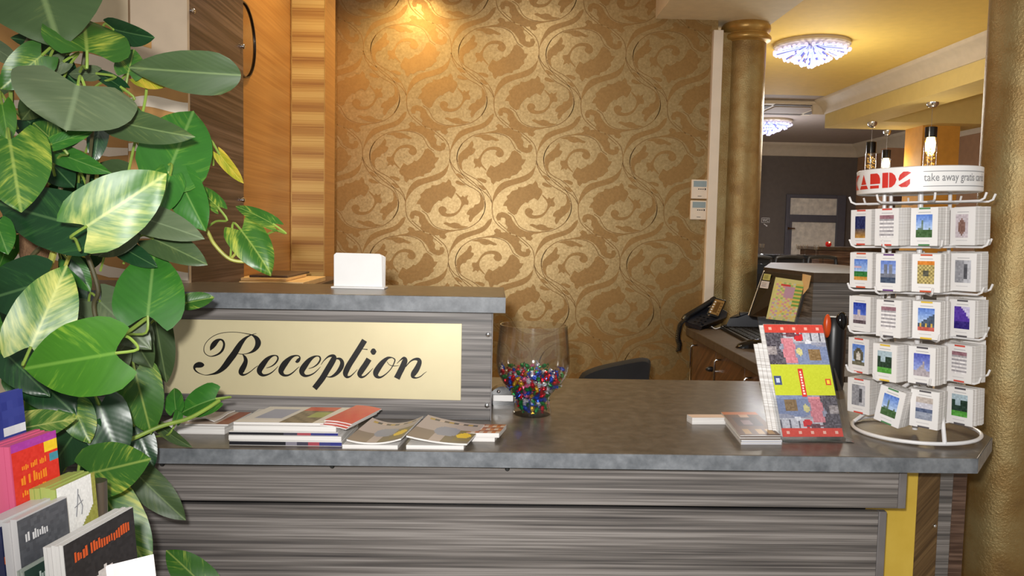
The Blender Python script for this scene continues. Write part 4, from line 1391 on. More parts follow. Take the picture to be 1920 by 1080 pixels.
# ------------------------------------------------------------------ wire postcard rack with round sign
rc = on_z(1715, 811, ZW)
RX, RY = rc.x, rc.y
RR = 0.174
rk = thing('postcard_rack', (RX, RY, ZW), 'white wire revolving postcard rack with round red-lettered sign', 'card rack')
T = Matrix.Translation((RX, RY, 0))
def circ(r, z, n=48, cx=RX, cy=RY):
    return [(cx + r * math.cos(2 * math.pi * i / n), cy + r * math.sin(2 * math.pi * i / n), z) for i in range(n)]
MB().tube(circ(RR, ZW + 0.006), 0.0055, 8, True).build('base_ring', 'white_wire', rk)
def zat(v, y):
    return on_y(1715, v, y).z
zsb, zst = zat(366, RY - 0.02), zat(320, RY - 0.02)
posts = [(on_y(1670, 400, RY + 0.03).x, RY + 0.03), (on_y(1682, 400, RY + 0.08).x, RY + 0.08), (on_y(1793, 400, RY + 0.03).x, RY + 0.03), (RX, RY)]
for x, y in posts[:3]:
    MB().tube([(x, y, ZW + 0.14), (x, y, zsb + 0.02)], 0.0055, 8).build('upright', 'white_wire', rk)
MB().tube([(RX, RY, ZW + 0.004), (RX, RY, zsb + 0.02)], 0.008, 10).build('centre_pole', 'white_wire', rk)
MB().tube([(RX - 0.008, RY - RR, ZW + 0.006), (RX - 0.008, RY - RR + 0.02, ZW + 0.10), (RX, RY - 0.01, ZW + 0.16)], 0.0058, 8).build('base_strut', 'white_wire', rk)
MB().tube([(RX + RR * 0.8, RY + RR * 0.6, ZW + 0.006), (RX + 0.10, RY + 0.06, ZW + 0.06), (RX, RY, ZW + 0.16)], 0.0058, 8).build('base_strut', 'white_wire', rk)
MB().tube([(RX - RR * 0.8, RY + RR * 0.6, ZW + 0.006), (RX - 0.10, RY + 0.06, ZW + 0.06), (RX, RY, ZW + 0.16)], 0.0058, 8).build('base_strut', 'white_wire', rk)
# sign drum
RS = (on_y(1840, 345, RY).x - on_y(1603, 345, RY).x) / 2 * 0.885
sx = on_y(1721, 345, RY).x + math.tan(math.radians(1.75)) * (zst - ZW)
SX = Matrix.Translation((sx, RY, 0))
dm = MB().lathe([(RS - 0.004, zsb), (RS, zsb + 0.002), (RS, zst - 0.002), (RS - 0.004, zst)], 72, X=SX, caps=False)
dm.lathe([(0.0, zsb + 0.004), (RS - 0.003, zsb + 0.004)], 72, X=SX, caps=False)
drum = dm.build('sign_drum', 'white_plastic', rk)
HS = zst - zsb
def wrap(x, y, lift=0.0012):
    """x: metres along the drum's face from the camera-facing point, y: metres above its lower rim"""
    a = math.atan2(RY - EYE.y, sx - EYE.x) + math.pi + x / RS
    return (sx + (RS + lift) * math.cos(a), RY + (RS + lift) * math.sin(a), zsb + y)
def wpoly(mb, pts, mat):
    # subdivide horizontally so that the print follows the curve
    x0, x1 = min(p[0] for p in pts), max(p[0] for p in pts)
    n = max(1, int((x1 - x0) / 0.008))
    for i in range(n):
        a, b = x0 + (x1 - x0) * i / n, x0 + (x1 - x0) * (i + 1) / n
        q = clip_poly(pts, a, b)
        if len(q) >= 3:
            mb.flat(q, wrap, mat)
def ang(u):
    """arc position for a pixel column on the drum"""
    s = (u - 1721) / 118.5
    return RS * math.asin(max(-0.999, min(0.999, s)))
lt = MB()
yb0, yb1 = HS * 0.20, HS * 0.80
def LW(u0, u1, f0, f1, shape):
    a, b = ang(u0), ang(u1)
    wpoly(lt, [(a + (b - a) * x, yb0 + (yb1 - yb0) * y) for x, y in shape], 0)
LW(1602.6, 1612, 0, 1, [(0, 0), (0.5, 0), (0.9, 0), (0.35, 0.5), (1, 1), (0.5, 1), (0, 0.6)])
LW(1613, 1630, 0, 1, [(0, 0), (1, 0), (0.85, 0.24), (0.15, 0.24)])
LW(1613, 1630, 0, 1, [(0.19, 0.31), (0.81, 0.31), (0.5, 1.0)])
LW(1633, 1653, 0, 1, [(0.05, 0.0), (0.9, 0.0), (0.9, 0.2), (0.05, 0.2)])
LW(1633, 1653, 0, 1, [(0.05, 0.30), (1, 0.30), (1, 0.62), (0.9, 0.86), (0.72, 1.0), (0.05, 1.0), (0.05, 0.42)])
LW(1657, 1668, 0, 1, [(0, 0), (1, 0), (1, 1), (0, 1)])
LW(1669.5, 1683, 0, 1, [(0, 0), (0.4, 0.04), (0.8, 0.22), (1, 0.5), (0.8, 0.78), (0.4, 0.96), (0, 1)])
LW(1686, 1709, 0, 1, [(0.02, 0.12), (0.25, 0.0), (0.7, 0.0), (0.92, 0.2), (0.92, 0.52)])
LW(1686, 1709, 0, 1, [(0.08, 0.40), (1.0, 0.92), (0.75, 1.0), (0.4, 1.0), (0.12, 0.8), (0.02, 0.55)])
lt.build('logo_lettering', ['red', 'grey_print'], drum, smooth=False)['label'] = 'bold red stencil lettering'
lt = MB()
wpoly(lt, [(ang(1730), HS * 0.19), (ang(1837), HS * 0.19), (ang(1837), HS * 0.215), (ang(1730), HS * 0.215)], 1)
wpoly(lt, [(ang(1730), HS * 0.76), (ang(1837), HS * 0.76), (ang(1837), HS * 0.785), (ang(1730), HS * 0.785)], 1)
put_text(lt, 'take away gratis cards', lambda x, y: wrap(ang(1731) + x, HS * 0.30 + y), (ang(1837) - ang(1731)) * 0.95, HS * 0.40, mat=1, bold=0.006)
lt.build('sign_lettering', ['red', 'grey_print'], drum, smooth=False)

# ---- postcards
def sky(j, NY, a=(84, 122, 206), b=(176, 200, 236)):
    return mixc(b, a, max(0.0, (j / NY - 0.35) / 0.65))
def picture(kind, rnd, NX=9, NY=12):
    rows = []
    for j in range(NY):
        row = []
        for i in range(NX):
            t, s = j / (NY - 1), i / (NX - 1)
            n = rnd.uniform(-14, 14)
            if kind == 'night':
                c = mixc((190, 140, 70), (36, 44, 84), min(1, t * 1.7)) if t < 0.45 else (40, 48, 92)
            elif kind == 'text':
                c = (150, 110, 120) if t > 0.85 else ((168, 164, 168) if j % 2 else (236, 232, 232))
            elif kind == 'tower':
                h = 0.30 + (0.5 if abs(s - 0.35) < 0.09 else 0.12 * math.sin(s * 9))
                c = (72, 104, 62) if t < 0.36 else ((110, 130, 118) if t < h else sky(j, NY))
            elif kind == 'park':
                c = (86, 160, 66) if t < 0.25 else ((40, 62, 50) if t < 0.8 - 0.3 * (abs(s - 0.4) < 0.2) else (170, 190, 200))
            elif kind == 'meadow':
                c = (206, 150, 70) if t < 0.12 else ((52, 120, 60) if t < 0.45 else ((206, 176, 190) if 0.55 < t < 0.72 and s < 0.6 else sky(j, NY)))
            elif kind == 'church':
                sp = (abs(s - 0.3) < 0.1 or abs(s - 0.68) < 0.1) and t < 0.85
                c = (70, 82, 104) if t < 0.2 else ((120, 124, 138) if sp or t < 0.42 else sky(j, NY, (96, 124, 200), (168, 184, 226)))
            elif kind == 'hall':
                c = (196, 176, 110) if (i + j) % 2 else (150, 134, 84)
                if t > 0.84: c = (216, 130, 50)
                if abs(s - .5) < .13 and .3 < t < .55: c = (90, 88, 76)
            elif kind == 'grey':
                c = (150, 150, 156) if s < 0.55 else ((86, 86, 92) if 0.15 < t < 0.85 and s < 0.85 else (190, 190, 196))
            elif kind == 'castle':
                c = (96, 82, 88) if t < 0.16 else ((196, 184, 190) if t < 0.38 + 0.34 * (abs(s - 0.45) < 0.12) else sky(j, NY, (36, 58, 160), (90, 116, 206)))
            elif kind == 'cafe':
                c = (196, 96, 84) if t < 0.12 else ((76, 90, 110) if t < 0.28 + 0.5 * s else sky(j, NY))
                if 0.12 < t < 0.3 and (i % 3 == 1): c = (206, 170, 80)
            elif kind == 'violet':
                c = (92, 62, 168) if (s + t) < 1.5 else (204, 196, 226)
                if t < 0.35: c = (52, 38, 120)
            elif kind == 'arch':
                r = math.hypot(s - 0.5, t - 0.45)
                c = (96, 92, 76) if 0.22 < r < 0.42 else ((212, 206, 196) if r < 0.22 else sky(j, NY))
                if t < 0.15: c = (120, 116, 96)
            elif kind == 'dome':
                c = (176, 166, 172) if t < 0.22 + 0.25 * max(0, 1 - abs(s - 0.5) * 2.4) + 0.3 * (abs(s - .62) < .07) else sky(j, NY, (72, 82, 176), (146, 160, 218))
            elif kind == 'water':
                c = (150, 156, 172) if t < 0.3 else ((88, 100, 130) if t < 0.5 else ((206, 204, 214) if t < 0.75 else (190, 178, 170)))
            elif kind == 'portrait':
                r = math.hypot((s - 0.5) * 1.3, t - 0.45)
                c = (134, 102, 92) if r < 0.38 else (202, 190, 196)
            else:
                c = (200, 198, 202)
            row.append(tuple(max(0, min(255, q + n)) for q in c))
        rows.append(row)
    return rows

PW, PH, PT = 0.076, 0.106, 0.045
rc_rnd = random.Random(11)
PACKS = []
def card_stack(z, phi, kind, tab, label, yaw=0.0, roll=0.0, dz=0.0, thick=PT, pic=(0.2, 0.22, 0.8, 0.82), rad=0.140, w=PW):
    """phi: angle on the rack (0 towards the camera, positive to the right), faces turned by yaw from the radial"""
    d = Vector((math.sin(phi), -math.cos(phi), 0))
    c = Vector((RX, RY, z + dz)) + d * rad
    f = phi + yaw
    nrm_ = Vector((math.sin(f), -math.cos(f), 0))
    c = c + nrm_ * (thick / 2)
    xd = Vector((math.cos(f), math.sin(f), 0))
    X = frame(c, xd, (0, 0, 1)) @ Matrix.Rotation(roll, 4, 'Z')        # local z = towards the viewer
    if (X.to_3x3() @ Vector((0, 0, 1))).dot(nrm_) < 0:
        X = frame(c, -xd, (0, 0, 1)) @ Matrix.Rotation(roll, 4, 'Z')
    t = thing('postcard_pack', c, label, 'postcards', 'postcard packs on the wire rack')
    mb = MB()
    n = 6
    for i in range(n):
        e = rc_rnd.uniform(-0.0022, 0.0022)
        z0 = -thick + thick * i / n
        mb.box((-w / 2 + e, 0.0 + abs(e) * 0.4, z0), (w / 2 + e, PH + e, z0 + thick / n * 0.86), X=X)
    mb.build('card_block', 'page_edge', t)
    mb = MB()
    e = 0.0008
    L = lambda x, y, h=0.0: X @ Vector((-w / 2 + w * x, PH * y, e + h))
    mb.grid([[L(0, 0), L(1, 0)], [L(0, 1), L(1, 1)]], 0, [[(236, 233, 231)]])
    if kind:
        P = picture(kind, rc_rnd)
        ny, nx = len(P), len(P[0])
        mb.grid([[L(pic[0] + (pic[2] - pic[0]) * i / nx, pic[1] + (pic[3] - pic[1]) * j / ny, 0.0004) for i in range(nx + 1)] for j in range(ny + 1)], 0, P)
        mb.grid([[L(0.28, 0.87, 0.0004), L(0.74, 0.87, 0.0004)], [L(0.28, 0.885, 0.0004), L(0.74, 0.885, 0.0004)]], 0, [[(170, 168, 170)]])
        mb.grid([[L(0.25, 0.12, 0.0004), L(0.70, 0.12, 0.0004)], [L(0.25, 0.135, 0.0004), L(0.70, 0.135, 0.0004)]], 0, [[(200, 196, 198)]])
    if tab:
        for y0, y1 in ((0.955, 1.0), (0.0, 0.045)):
            mb.grid([[L(0.3, y0, 0.0005), L(0.72, y0, 0.0005)], [L(0.3, y1, 0.0005), L(0.72, y1, 0.0005)]], 0, [[tab]])
    mb.build('top_card', 'print', t, smooth=False)
    PACKS.append(t)
    return t

tiers = [459, 546, 634, 719, 800]
TIER = ('top tier', 'second tier', 'third tier', 'fourth tier', 'bottom tier')
R_, G_, Y_, V_, K_, RO = (212, 84, 70), (88, 138, 92), (226, 190, 70), (112, 76, 132), (92, 88, 92), (204, 92, 62)
deck = [
    [(-62, 'night', R_, 'postcards with a blue night view at the far left of the top tier'), (-26, 'text', R_, 'postcards printed with lines of text beside the night view, top tier'),
     (10, 'tower', G_, 'postcards showing a tower above green trees, middle of the top tier'), (46, 'portrait', None, 'postcards with a dark arched portrait at the right of the top tier'),
     (84, None, None, 'blank-backed postcards at the right end of the top tier')],
    [(-62, 'meadow', RO, 'postcards of a green meadow under blue sky, far left of the second tier'), (-26, 'church', V_, 'postcards of a grey twin-towered church, second tier'),
     (10, 'hall', RO, 'postcards of an ornate yellow hall, middle of the second tier'), (46, 'grey', None, 'grey engraved postcards behind a thin clip, right of the second tier'),
     (84, None, None, 'blank-backed postcards at the right end of the second tier')],
    [(-60, 'castle', None, 'postcards of a white castle under deep blue sky, far left of the third tier'), (-24, 'text', K_, 'postcards with three small squares and text, third tier'),
     (12, 'cafe', Y_, 'postcards of a street scene with yellow tabs, middle of the third tier'), (46, 'violet', K_, 'postcards with a violet picture at the right of the third tier'),
     (84, None, None, 'blank-backed postcards at the right end of the third tier')],
    [(-66, 'arch', R_, 'postcards of a pale stone arch with red tabs, far left of the fourth tier'), (-28, 'park', Y_, 'postcards of a dark park with a bright lawn, fourth tier'),
     (8, 'dome', K_, 'postcards of a domed church under violet sky, middle of the fourth tier'), (48, 'text', R_, 'postcards with red tab and text column, right of the fourth tier'),
     (86, None, None, 'blank-backed postcards at the right end of the fourth tier')],
    [(-66, 'grey', R_, 'postcards with a grey ink drawing, far left of the bottom tier'), (-24, 'tower', G_, 'crooked postcards of trees and a tower, bottom tier'),
     (10, 'water', K_, 'crooked postcards of a misty waterfront, middle of the bottom tier'), (48, 'park', K_, 'postcards of a dark green field at the right of the bottom tier')],
]
for k, v in enumerate(tiers):
    z = zat(v, RY - 0.15)
    zt = z + PH + 0.012
    # tier ring and pocket hooks
    ring = MB().tube(circ(0.105, zt, 40), 0.0028, 6, True)
    tr = ring.build('tier_ring', 'white_wire', rk)
    MB().tube(circ(0.105, z - 0.006, 40), 0.0024, 6, True).build('tier_ring', 'white_wire', rk)
    for h in range(8):
        a = math.radians(-108 + h * 45 + (k % 2) * 6)
        d = Vector((math.sin(a), -math.cos(a), 0))
        q = Vector((RX, RY, zt))
        MB().tube([q, q + d * 0.105, q + d * 0.178, q + d * 0.190 + Vector((0, 0, 0.006)), q + d * 0.196 + Vector((0, 0, 0.022))], 0.0032, 6).build('hook', 'white_wire', tr)
    for (deg, kind, tab, label) in deck[k]:
        slot = min(4, max(0, round((deg + 62) / 36)))
        deg, face = ((-113, -64), (-55, -60), (-16, -54), (38, -64), (82, 10))[slot]
        deg += (k * 7) % 5 - 2
        roll, yaw = 0.0, math.radians(face - deg + (k * 5) % 7 - 3)
        dz = 0.0
        if k == 4 and 'crooked' in label:
            roll = -0.20 if 'trees' in label else -0.03
        pic = (0.2, 0.22, 0.8, 0.82)
        if kind in ('night', 'portrait'):
            pic = (0.22, 0.2, 0.72, 0.82)
        th_ = 0.060
        card_stack(z, math.radians(deg), kind, tab, label, yaw, roll, dz, th_, pic)
    # far side packs, partly visible between the uprights
    for deg in (112, 162):
        card_stack(z, math.radians(deg), None, None, 'plain white postcards on the back of the ' + TIER[k] + (', right' if deg == 112 else ', left'), math.radians(0), 0, 0, 0.03)

# the rack stands a little out of plumb, leaning to the left
LEAN = Matrix.Rotation(math.radians(-1.75), 4, 'Y')
rk.rotation_euler = LEAN.to_euler()
foot = Vector((RX, RY, ZW))
rk.location.z += 0.0056
for t in PACKS:
    t.location = foot + LEAN @ (t.location - foot)
    t.rotation_euler = LEAN.to_euler()
# ------------------------------------------------------------------ glass bowl of foil sweets
gb = on_z(997, 776, ZW)
kg = gb.y / FPX
gl = thing('glass_bowl', (gb.x, gb.y, ZW), 'large footed glass bowl part filled with shiny foil sweets', 'bowl')
T = Matrix.Translation((gb.x, gb.y, ZW))
GS = 139 / 2 * kg            # widest radius
GH = 171 * kg
outer = [(0.50, 0.0), (0.53, 0.012), (0.52, 0.05), (0.47, 0.14), (0.475, 0.20), (0.60, 0.27), (0.82, 0.36), (0.95, 0.46), (1.0, 0.58), (0.985, 0.72), (0.95, 0.86), (0.915, 1.0)]
prof = [(r * GS, z * GH) for r, z in outer]
inner = [(r * GS * 0.965, z * GH) for r, z in reversed(outer[5:])] + [(0.42 * GS, 0.20 * GH), (0.40 * GS, 0.10 * GH), (0.34 * GS, 0.06 * GH)]
MB().lathe(prof + inner, 64, X=T, caps=True).build('bowl', 'glass', gl)
foil = {'red': (196, 22, 44), 'blue': (30, 74, 190), 'green': (28, 138, 70), 'silver': (206, 206, 220), 'pink': (222, 110, 156), 'gold': (214, 170, 50)}
proto = {}
rnd = random.Random(21)
for cn, rgb in foil.items():
    mb = MB()
    # a small wrapped oval with crinkled facets and two twisted ends
    r = 0.0085
    vs, nu, nv = [], 7, 5
    mb.sphere((0, 0, 0), r, 7, 5, sc=(1.35, 0.9, 0.8))
    for k, p in enumerate(mb.v):
        mb.v[k] = p * rnd.uniform(0.86, 1.14)
    for s_ in (-1, 1):
        mb.add([(s_ * r * 1.25, 0, 0), (s_ * r * 2.0, r * 0.7, r * 0.2), (s_ * r * 2.05, -r * 0.6, -r * 0.2)], [(0, 1, 2)])
    me = bpy.data.meshes.new('foil_sweet')
    me.from_pydata(mb.v, [], mb.f)
    m = plain(cn + '_foil', rgb, 0.2, 0.75, var=0)
    me.materials.append(m)
    proto[cn] = me
def inner_r(z):
    t = z / GH
    for (r0, z0), (r1, z1) in zip(outer, outer[1:]):
        if z0 <= t <= z1:
            return (r0 + (r1 - r0) * (t - z0) / (z1 - z0)) * GS * 0.955
    return 0
cnt = 0
names = list(foil)
lab = {n: n + ' foil-wrapped sweet in the glass bowl' for n in foil}
def sweet(x, y, z, cn):
    o = bpy.data.objects.new('foil_sweet', proto[cn])
    o.location = (gb.x + x, gb.y + y, ZW + z)
    o.rotation_euler = (rnd.uniform(0, 6.28), rnd.uniform(0, 6.28), rnd.uniform(0, 6.28))
    COL.objects.link(o)
    tag(o, lab[cn], 'sweet', cn + ' foil sweets in the glass bowl')
z = 0.085 * GH
layer = 0
while z < 0.50 * GH:
    R = inner_r(z) - 0.007
    if layer < 3:
        R = 0.36 * GS
    rr = R
    ring_no = 0
    while rr > 0.0:
        if ring_no > 1 and z < 0.40 * GH:
            break                                  # the middle of the heap is hidden by the outer sweets
        n = max(1, int(2 * math.pi * rr / 0.0185))
        for i in range(n):
            a = 2 * math.pi * (i + rnd.random() * 0.5) / n
            zz = z + rnd.uniform(-0.003, 0.003)
            if z > 0.42 * GH and rnd.random() < 0.45:
                continue
            if cnt < 290:
                w_ = [3, 2.4, 2.2, 1.4, 0.9, 0.6]
                if z < 0.2 * GH:
                    w_ = [1, 4, 1.6, 1.4, 0.8, 0.4]
                sweet(rr * math.cos(a), rr * math.sin(a), zz, rnd.choices(names, w_)[0])
                cnt += 1
        rr -= 0.019
        ring_no += 1
    z += 0.0145
    layer += 1

# small black and chrome tape dispenser behind the bowl
c = on_z(938, 757, ZW)
k = c.y / FPX
td = thing('tape_dispenser', c, 'small black and chrome desk gadget half hidden behind the glass bowl', 'dispenser')
prof = crom([(-26, 0), (-25, 14), (-12, 30), (4, 36), (18, 28), (26, 12), (27, 0)], 4)
X = frame(c, (1, 0, 0), (0, 0, 1))
MB().prism([(a * k, b * k) for a, b in prof], -0.025, 0.025, X=X).build('shell', 'black_gloss', td, bevel=0.006)
MB().box((-16 * k, 8 * k, 0.0255), (24 * k, 20 * k, 0.030), X=X).build('chrome_band', 'white_plastic', td, bevel=0.003)
MB().sphere(tuple(X @ Vector((-4 * k, 26 * k, 0.026))), 0.006).build('knob', 'chrome', td)

# ------------------------------------------------------------------ magazines and papers in front of the sign
def slab(name, quad, z0, t, mats, label, cat, group=None, colors=None, NX=1, NY=1, top=True, bend=None, spine=None):
    """a magazine: quad = four (x, y) corners (front-left, front-right, back-right, back-left), paper block plus a printed cover"""
    cx = sum(q[0] for q in quad) / 4
    cy = sum(q[1] for q in quad) / 4
    th = thing(name, (cx, cy, z0), label, cat, group)
    def P(a, b, h):
        x = (quad[0][0] * (1 - a) + quad[1][0] * a) * (1 - b) + (quad[3][0] * (1 - a) + quad[2][0] * a) * b
        y = (quad[0][1] * (1 - a) + quad[1][1] * a) * (1 - b) + (quad[3][1] * (1 - a) + quad[2][1] * a) * b
        return Vector((x, y, z0 + h + (bend(a, b) if bend else 0)))
    N, Mm = (NX if bend else 1), (NY if bend else 1)
    mb = MB()
    topg = [[P(i / N, j / Mm, t - 0.0006) for i in range(N + 1)] for j in range(Mm + 1)]
    botg = [[P(i / N, j / Mm, 0.0) for i in range(N, -1, -1)] for j in range(Mm + 1)]
    mb.grid(topg)
    mb.grid(botg)
    edge = [(i / N, 0) for i in range(N)] + [(1, j / Mm) for j in range(Mm)] + [(1 - i / N, 1) for i in range(N)] + [(0, 1 - j / Mm) for j in range(Mm)]
    m_ = len(edge)
    vs = [P(a, b, 0.0) for a, b in edge] + [P(a, b, t - 0.0006) for a, b in edge]
    mb.add(vs, [(i, (i + 1) % m_, m_ + (i + 1) % m_, m_ + i) for i in range(m_)])
    mb.build('pages', mats, th)
    if colors:
        mb = MB()
        mb.grid([[P(i / NX, j / NY, t) for i in range(NX + 1)] for j in range(NY + 1)], 0, colors)
        mb.build('cover', 'print_gloss', th, smooth=True)
    if spine:
        mb = MB()
        n = len(spine)
        mb.grid([[P(i / n, 0, 0.001) + Vector((0, -0.0008, 0)) for i in range(n + 1)], [P(i / n, 0, t - 0.002) + Vector((0, -0.0008, 0)) for i in range(n + 1)]], 0, [spine])
        mb.build('spine', 'print_gloss', th, smooth=False)
    return th
def wq(pix):
    return [tuple(on_z(u, v, ZW))[:2] for u, v in pix]
g = random.Random(4)
yA = on_z(540, 838, ZW).y + 0.012
kA = yA / FPX
def rect(u0, u1, yf, depth, skew=0.0, y2=0.0):
    x0, x1 = on_y(u0, 800, yf).x, on_y(u1, 800, yf).x
    return [(x0, yf), (x1, yf + y2), (x1 + skew, yf + depth + y2), (x0 + skew, yf + depth)]
z = ZW
dark = [(28, 28, 34)] * 5 + [(120, 116, 126), (60, 58, 72), (150, 66, 76), (54, 56, 110), (44, 48, 116)]
stackinfo = [
    (431, 641, 0.0125, dark, 'bottom magazine of the tall stack, with dark spine'),
    (429, 640, 0.0135, None, 'white-edged magazine second from the bottom of the tall stack'),
    (431, 634, 0.0100, dark[:4] + dark[6:], 'dark-spined magazine in the middle of the tall stack'),
    (436, 630, 0.0150, None, 'thick white-edged magazine near the top of the tall stack'),
]
for u0, u1, t, sp, lb in stackinfo:
    slab('magazine', rect(u0 + g.uniform(-2, 2), u1, yA + g.uniform(0, 0.006), 0.20, 0.01), z, t, 'page_edge', lb, 'magazine', 'magazines in the tall stack', spine=sp)
    z += t + 0.0004
# red magazines sliding off the right side of the stack, fanned
for i in range(3):
    q = rect(600 + i * 4, 655 + i * 5 - 6, yA + 0.01 + 0.012 * i, 0.19, 0.055)
    cols = [[(206, 56 + 10 * ((a + b) % 2), 42) for a in range(4)] for b in range(6)]
    slab('magazine', q, z + 0.0035 * i - 0.0, 0.0032, 'page_edge', ('red leaflet lowest in the fan on the tall magazine stack', 'red leaflet in the middle of the fan on the stack', 'red leaflet topmost in the fan on the stack')[i], 'leaflet', 'red leaflets on the magazine stack', cols, 4, 6,
         bend=lambda a, b: -0.010 * a * a)
cov = []
for j in range(12):
    row = []
    for i in range(16):
        c = (176, 178, 194)
        if i < 8:
            c = (150, 152, 176) if 2 < j < 10 and 1 < i < 7 else (214, 206, 200)
        elif i < 14:
            c = (126, 106, 82) if (i + j) % 3 else (96, 78, 58)
            if j > 8: c = (200, 62, 44)
            if 3 < j < 8 and 10 < i < 14: c = (160, 164, 84)
        else:
            c = (224, 212, 200)
        row.append(c)
    cov.append(row)
slab('magazine', rect(438, 606, yA + 0.012, 0.19, 0.045), z, 0.007, 'page_edge', 'topmost magazine of the tall stack, blue-grey cover with red header', 'magazine', 'magazines in the tall stack', cov, 16, 12)

def car_cover():
    rows = []
    for j in range(28):
        row = []
        for i in range(48):
            c = (172, 156, 148)
            s, t = i / 47, j / 27
            if t < 0.42 and (s < 0.35 or s > 0.55): c = (134, 118, 104) if s < 0.4 else (118, 104, 82)
            if ((s - 0.52) / 0.22) ** 2 + ((t - 0.48) / 0.22) ** 2 < 1: c = (140, 140, 150)
            if s > 0.72 and 0.1 < t < 0.62: c = (126, 110, 66)
            if ((s - 0.84) / 0.12) ** 2 + ((t - 0.36) / 0.13) ** 2 < 1: c = (226, 188, 40)
            if 0.86 < t < 0.96 and 0.08 < s < 0.95:
                c = [(96, 82, 70), (170, 140, 70), (84, 78, 74), (190, 168, 150)][(i // 4) % 4]
            row.append(c)
        rows.append(row)
    return rows
yc1 = on_z(700, 843, ZW).y + 0.01
for n, (u0, u1, lb, ph_) in enumerate(((650, 752, 'curled booklet with yellow badge beside the tall magazine stack', 1), (762, 876, 'curled booklet with yellow badge, right-hand of the pair before the sign', -1))):
    yb_ = yc1 - 0.004 + 0.004 * n
    zz = ZW
    slab('booklet', rect(u0 - 8 * (1 - n), u1 - 6, yb_, 0.17, 0.02), zz, 0.011, 'page_edge', ('cream booklet under the first curled booklet', 'cream booklet under the second curled booklet')[n], 'booklet', 'booklets before the sign')
    bend = (lambda a, b: 0.006 + 0.018 * (2 * a - 0.9) ** 2 * (0.6 + 0.4 * b) + 0.016 * b) if n == 0 else (lambda a, b: 0.006 + 0.020 * (1 - a) ** 2 + 0.020 * b * (1 - 0.3 * a))
    slab('booklet', rect(u0, u1, yb_ + 0.002, 0.155, 0.045), zz + 0.0115 - 0.006, 0.005, 'page_edge', lb, 'booklet', 'booklets before the sign', car_cover(), 48, 28, bend=bend)
# small flyer pack at the right end
q = on_z(905, 828, ZW).y
slab('flyer_pack', rect(876, 928, q, 0.10, 0.02), ZW, 0.012, 'page_edge', 'white flyer pack under the orange-brown flyers', 'flyers')
oc_ = [[[(196, 116, 60), (146, 82, 56), (214, 190, 170), (170, 120, 84)][(i * 2 + j) % 4] for i in range(8)] for j in range(6)]
slab('flyer_pack', rect(874, 936, q - 0.004, 0.10, 0.022), ZW + 0.0125, 0.013, 'page_edge', 'orange-brown flyer pack beside the right-hand booklet', 'flyers', None, oc_, 8, 6)
# papers at the left end, under the vine
q = on_z(360, 815, ZW).y + 0.008
slab('paper_pile', rect(286, 421, q, 0.17, 0.03), ZW, 0.022, 'page_edge', 'low white paper pile at the left end of the worktop', 'papers')
bc_ = [[(150, 84, 58) if i > 5 else (196, 176, 160) for i in range(8)] for j in range(5)]
slab('leaflet', rect(330, 428, q + 0.01, 0.15, 0.02), ZW + 0.0225, 0.004, 'page_edge', 'brown and grey leaflet lying on the left paper pile', 'leaflet', None, bc_, 8, 5)
slab('leaflet', rect(352, 402, q + 0.03, 0.09, 0.03), ZW + 0.027, 0.003, 'page_edge', 'crumpled pale leaflet on top of the left paper pile', 'leaflet', None, [[(206, 192, 184), (186, 170, 164), (214, 204, 198)]] * 3, 3, 3, bend=lambda a, b: 0.012 * math.sin(3 * a + 2 * b) ** 2)

# ------------------------------------------------------------------ cards, brown booklets and brochure holder on the right
cq_ = [tuple(on_z(u, v, ZW + 0.021))[:2] for u, v in ((1298, 783), (1362, 783), (1352, 777), (1288, 777))]
slab('card_pack', cq_, ZW, 0.021, 'page_edge', 'small pack of white cards with cream top beside the brown booklets', 'cards', None, [[(232, 204, 184)] * 2] * 2, 2, 2)
q0, q1 = on_z(1390, 828, ZW), on_z(1466, 828, ZW)
cols = []
for j in range(16):
    row = []
    for i in range(12):
        c = (96, 66, 44)
        if j >= 14: c = (196, 112, 56)
        if 6 <= j <= 11 and 2 <= i <= 9: c = (58, 34, 36)
        if 7 <= j <= 9 and 4 <= i <= 6: c = (150, 130, 140)
        if 1 <= j <= 3 and i in (2, 3, 6, 7, 9, 10): c = (178, 140, 84)
        if j in (12, 13) and 5 <= i <= 7: c = (206, 170, 140)
        row.append(c)
    cols.append(row)
bq_ = [tuple(on_z(u, v, ZW + 0.025))[:2] for u, v in ((1390, 817), (1466, 817), (1418, 773), (1354, 773))]
zz = ZW
for i in range(4):
    last = i == 3
    e = 0.003 * (i % 2)
    slab('booklet', [(x + e - 0.002 * i, y) for x, y in bq_], zz, 0.0062, 'page_edge',
         ('lowest brown booklet of the small stack beside the brochure holder', 'second lowest brown booklet beside the brochure holder', 'second highest brown booklet beside the brochure holder', 'topmost brown booklet with gold ornaments beside the brochure holder')[i],
         'booklet', 'brown booklets beside the brochure holder', cols if last else None, 12, 16, spine=[(176, 176, 186)] * 2 if i < 2 else [(84, 66, 54)] * 2)
    zz += 0.0065
# pen on the worktop behind
pn = on_z(1430, 722, ZW)
o = MB().tube([pn + Vector((-0.012, 0, 0.006)), pn + Vector((0.10, -0.02, 0.006))], 0.005, 8).build('pen', 'black')
tag(o, 'black pen lying near the back edge of the worktop', 'pen')

